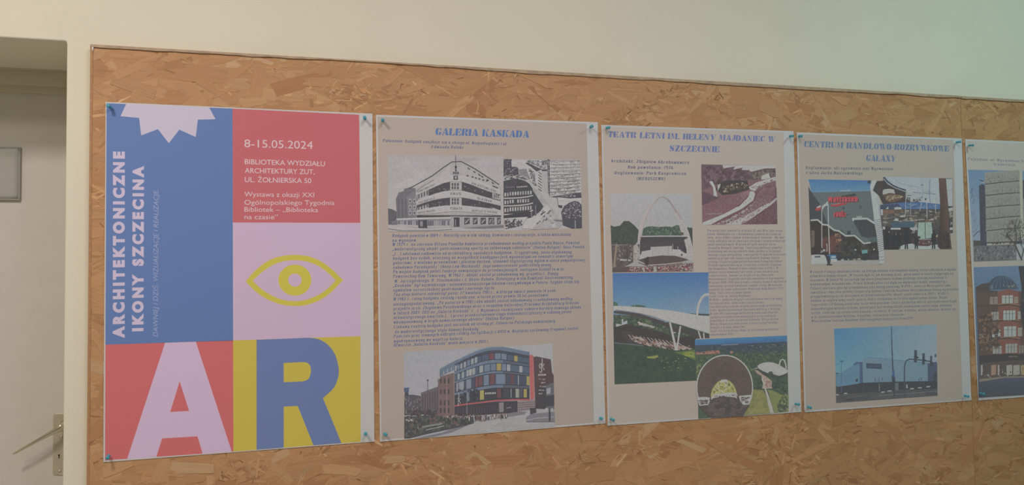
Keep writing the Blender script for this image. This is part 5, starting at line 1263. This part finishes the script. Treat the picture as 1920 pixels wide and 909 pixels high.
# ---- poster 5
d = Print('printed_background', P5); d.p((136,138,129), 1812.6,264, 2078,274.8, 2099,728, 1837,746.6); d.build(label='beige printed ground')
d = Print('subtitle_text', P5, 3); nib_text(d, 'Położenie: al. Wyzwolenia 50, Szczecin', 1814.5,300.2, 1960,306.2, 4.8, (112,120,126), 2.5, 1.4); nib_text(d, 'Śródmieście', 1862.5,309.8, 1903,311.4, 4.6, (112,120,126), 2.5, 1.4); d.build()
d = Print('printed_photo', P5, 4, seed=31, sat=0.9).frame(1810,310,4.78)
d.p(0, 25,38, 900,60, 912,830, 75,862, cols=[(92,124,162),(96,128,160),(130,146,156),(124,146,172)])
for k in range(26):
    x = d.rng.uniform(45,120); y = d.rng.uniform(200,640); d.line((90,104,120), d.rng.uniform(2,4), x,y, x+d.rng.uniform(6,22),y-d.rng.uniform(20,60))
d.line((74,84,96), 8, 70,640, 100,605, 130,585)
d.p((62,72,84), 122,182, 150,165, 176,178, 192,722, 136,722); d.scatter(40, [126,190,174,185,188,700,138,700], (5,12), [(54,62,72),(74,84,96)]); d.line((60,66,70), 7, 126,130, 168,145); d.p((128,136,140), 128,160, 168,140, 170,158)
d.p((124,130,124), 172,66, 320,52, 484,42, 492,330, 502,702, 192,692)
for k in range(6):
    yl, yr = 66+k*106, 42+k*106
    for j in range(90):
        x = d.rng.uniform(182, 484); y = yl+(yr-yl)*(x-172)/310+d.rng.uniform(22, 92)
        d.p(d.rng.choice([(112,118,113),(130,136,130),(116,121,115),(106,112,108),(133,138,132)]), x,y, x+d.rng.uniform(4,9),y, x+6,y+d.rng.uniform(10,26), x,y+16, step=4e-7)
    for x in range(182, 490, 11): d.line((112,118,113), 2, x,yl+(yr-yl)*(x-172)/310+10, x+2,yl+(yr-yl)*(x-172)/310+96, step=3e-7)
for yl, yr in ((168,138),(270,243),(376,352),(482,454),(586,560)):
    d.line((78,84,82), 8, 176+(yl-168)*.03,yl, 330,(yl+yr)/2-2, 484+(yl-168)*.03,yr)
d.p((60,64,62), 190,690, 500,676, 502,700, 192,706); d.p((160,156,142), 192,700, 445,690, 446,712, 194,724); d.scatter(20, [240,690,430,684,430,706,240,712], (5,11), [(62,62,60),(110,106,98)])
d.p((172,174,140), 484,44, 512,42, 516,330, 524,660, 500,660, 492,330); d.p((66,72,76), 514,130, 700,120, 720,500, 520,500); d.p((120,128,122), 520,300, 700,290, 720,690, 524,690)
d.p((74,78,72), 72,672, 134,674, 136,724, 74,730); d.p((94,98,98), 75,724, 300,712, 456,706, 458,848, 77,862)
d.scatter(160, [78,728,300,718,454,710,456,845,80,858], (6,18), [(84,88,90),(104,108,106),(112,114,112),(76,80,82)], asp=.6, spread=.2)
d.p((150,160,166), 456,712, 900,690, 912,830, 458,848)
BR = (76,76,70)
d.line(BR, 15, 506,850, 480,790, 458,740, 436,690); d.line(BR, 11, 500,845, 520,770, 545,690, 570,620); d.line(BR, 8, 440,700, 400,650, 370,600); d.line(BR, 8, 450,720, 460,620, 440,540); d.line(BR, 7, 520,770, 500,700, 490,600)
for k in range(170):
    x = d.rng.uniform(340,560); y = d.rng.uniform(490,720)
    if math.hypot((x-460)/115, (y-610)/115) > 1: continue
    a = d.rng.uniform(-2.6,-.6); l = d.rng.uniform(16,46); d.line(d.rng.choice([(80,80,74),(94,94,86),(70,70,66)]), d.rng.uniform(2,4.5), x,y, x+l*math.cos(a),y+l*math.sin(a))
d.build(label='photo of a grey tower block behind a bare tree')
d = Print('printed_photo', P5, 4, seed=32, sat=0.78).frame(1790,490,3.246)
d.p(0, 115,35, 800,14, 812,790, 145,830, cols=[(84,112,146),(90,118,148),(84,84,90),(66,70,82)])
d.p((70,64,60), 128,156, 160,138, 212,128, 214,175, 262,180, 260,600, 150,640)
d.p((58,82,94), 206,172, 208,140, 222,112, 248,94, 280,86, 312,90, 345,106, 372,134, 386,168)
for k in range(7): d.line((80,106,118), 3, 222+k*26,168, 240+k*20,120, 278+k*6,92)
d.p((92,104,106), 216,165, 222,142, 232,142, 236,168); d.scatter(26, [290,140,380,140,386,170,300,168], (3,7), [(150,150,140),(70,80,84),(110,110,104)], asp=.6, spread=.1)
d.p((112,80,60), 262,182, 330,168, 388,182, 396,262, 400,560, 268,575)
d.p((92,70,58), 388,182, 460,190, 800,180, 806,600, 400,570)
d.p((86,68,58), 134,185, 262,182, 268,575, 152,600)
for y, s in ((275,1),(368,.9),(478,.8)): d.line((84,60,48), 9, 140,y-4, 262,y-6, 330,y-12, 400,y, 460,y+4); d.line((134,100,76), 4, 262,y-14, 330,y-20, 398,y-8)
WN = (178,172,160)
for xa, xb, ya, yb, c, n in ((288,354,205,254,WN,3),(214,262,214,260,(120,112,102),2),(360,386,214,254,(130,116,100),1),(296,370,297,356,WN,4),(222,268,306,356,(140,132,120),3),(384,402,302,350,(140,130,118),1),(300,374,394,456,WN,3),(228,278,416,460,(170,162,150),3),(384,410,402,454,(130,120,108),1),(310,380,500,556,(140,136,128),4),(232,286,514,560,(134,130,122),3),(150,180,440,470,(110,106,100),2),(390,420,510,556,(110,104,96),2)):
    d.p(c, xa,ya+2, xb,ya, xb,yb, xa,yb+2)
    for k in range(1, n): d.line((80,66,56), 3, xa+(xb-xa)*k/n,ya, xa+(xb-xa)*k/n,yb)
    d.line((90,76,64), 2, xa,ya+(yb-ya)*.35, xb,ya+(yb-ya)*.35)
d.scatter(170, [136,330,200,300,262,340,290,420,280,520,220,560,150,560], (5,12), [(92,74,56),(74,62,50),(110,88,66),(66,56,48)], shape='blob')
d.p((50,46,46), 148,572, 262,566, 330,560, 460,568, 806,560, 806,605, 460,606, 330,602, 150,622); q0, q1 = d.px(330,584), d.px(384,582); nib_text(d, 'HOTEL', *q0, *q1, 2.4, (120,112,104), 2, 1.5, 0)
d.p((76,62,54), 150,622, 330,602, 806,604, 808,700, 152,720)
for xa, xb, c in ((160,170,(150,146,138)),(222,252,(150,104,84)),(262,272,(150,138,120)),(315,350,(150,140,116)),(356,396,(140,130,108)),(402,440,(150,110,76))): d.p(c, xa,632, xb,628, xb,688, xa,694)
d.line((60,52,48), 4, 352,630, 354,688); d.scatter(40, [160,660,440,640,440,705,160,715], (4,9), [(150,120,100),(60,52,50),(170,150,134),(90,70,60)], asp=.5, spread=.1)
d.p((110,100,88), 150,716, 300,700, 808,690, 808,716, 300,712, 150,736)
d.p(0, 148,734, 300,708, 808,700, 812,790, 146,828, cols=[(60,66,80),(66,74,90),(64,74,90),(56,66,72),(48,54,64)])
d.p((50,56,58), 388,30, 800,16, 800,200, 470,380, 420,420, 400,300, 408,160)
d.scatter(140, [390,34,560,30,560,380,430,410,402,300,410,150], (6,15), [(44,52,52),(60,68,66),(72,80,76),(52,58,52)], shape='blob')
d.build(label='photo of a brick corner building with a dark dome')

# ------------------------------------------------------------------ push pins
PG = 'teal push pins holding the posters'
hb = bmesh.new()
lathe(hb, [(0.0030, 0.0060), (0.0041, 0.0064), (0.0041, 0.0072), (0.0033, 0.0082), (0.0030, 0.0110), (0.0030, 0.0150), (0.0034, 0.0172), (0.0042, 0.0184), (0.0044, 0.0196), (0.0040, 0.0206), (0.0020, 0.0211)], 22)
head_me = bpy.data.meshes.new('pin_head'); bmesh.ops.recalc_face_normals(hb, faces=hb.faces); hb.to_mesh(head_me); hb.free(); head_me.materials.append(M_PIN)
for p in head_me.polygons: p.use_smooth = True
nb = bmesh.new(); lathe(nb, [(0.0005, -0.004), (0.0006, 0.0), (0.0006, 0.0075)], 8)
needle_me = bpy.data.meshes.new('pin_needle'); bmesh.ops.recalc_face_normals(nb, faces=nb.faces); nb.to_mesh(needle_me); nb.free(); needle_me.materials.append(M_STEEL)
rp = random.Random(4)
names = {1: 'the A and R letters poster', 2: 'the GALERIA KASKADA poster', 3: 'the TEATR LETNI poster', 4: 'the GALAXY poster', 5: 'the domed building poster'}
for k, cn, x, y in ((1,'top left',206.5,200.5),(1,'top right',685,221.5),(1,'bottom right',685.6,814),(1,'bottom left',201.5,855),(2,'top left',718.5,224.5),(2,'top right',1109.5,237),(2,'bottom right',1127.8,785),(2,'bottom left',721,815),
        (3,'top left',1139,238.5),(3,'top right',1484.4,254.3),(3,'bottom right',1494.6,758),(3,'bottom left',1147,785.6),(4,'top left',1501.5,254.3),(4,'top right',1796.5,266),(4,'bottom right',1812.8,742.2),(4,'bottom left',1518.5,763.4),(5,'top left',1820,271.2),(5,'bottom left',1842.2,737.6)):
    p = aty(x, y, PY-0.013)
    o = empty('push_pin', (p[0], PY, p[2]))
    o.rotation_euler = (math.pi/2 + rp.uniform(-.16, .16), 0, rp.uniform(-.16, .16))
    where = {'top left': 'upper left', 'top right': 'upper right', 'bottom left': 'lower left', 'bottom right': 'lower right'}[cn]
    tag(o, 'small teal push pin in the %s corner of %s' % (where, names[k]), 'push pin', PG)
    h = bpy.data.objects.new('pin_head', head_me); COL.objects.link(h); h.parent = o
    n_ = bpy.data.objects.new('pin_needle', needle_me); COL.objects.link(n_); n_.parent = o
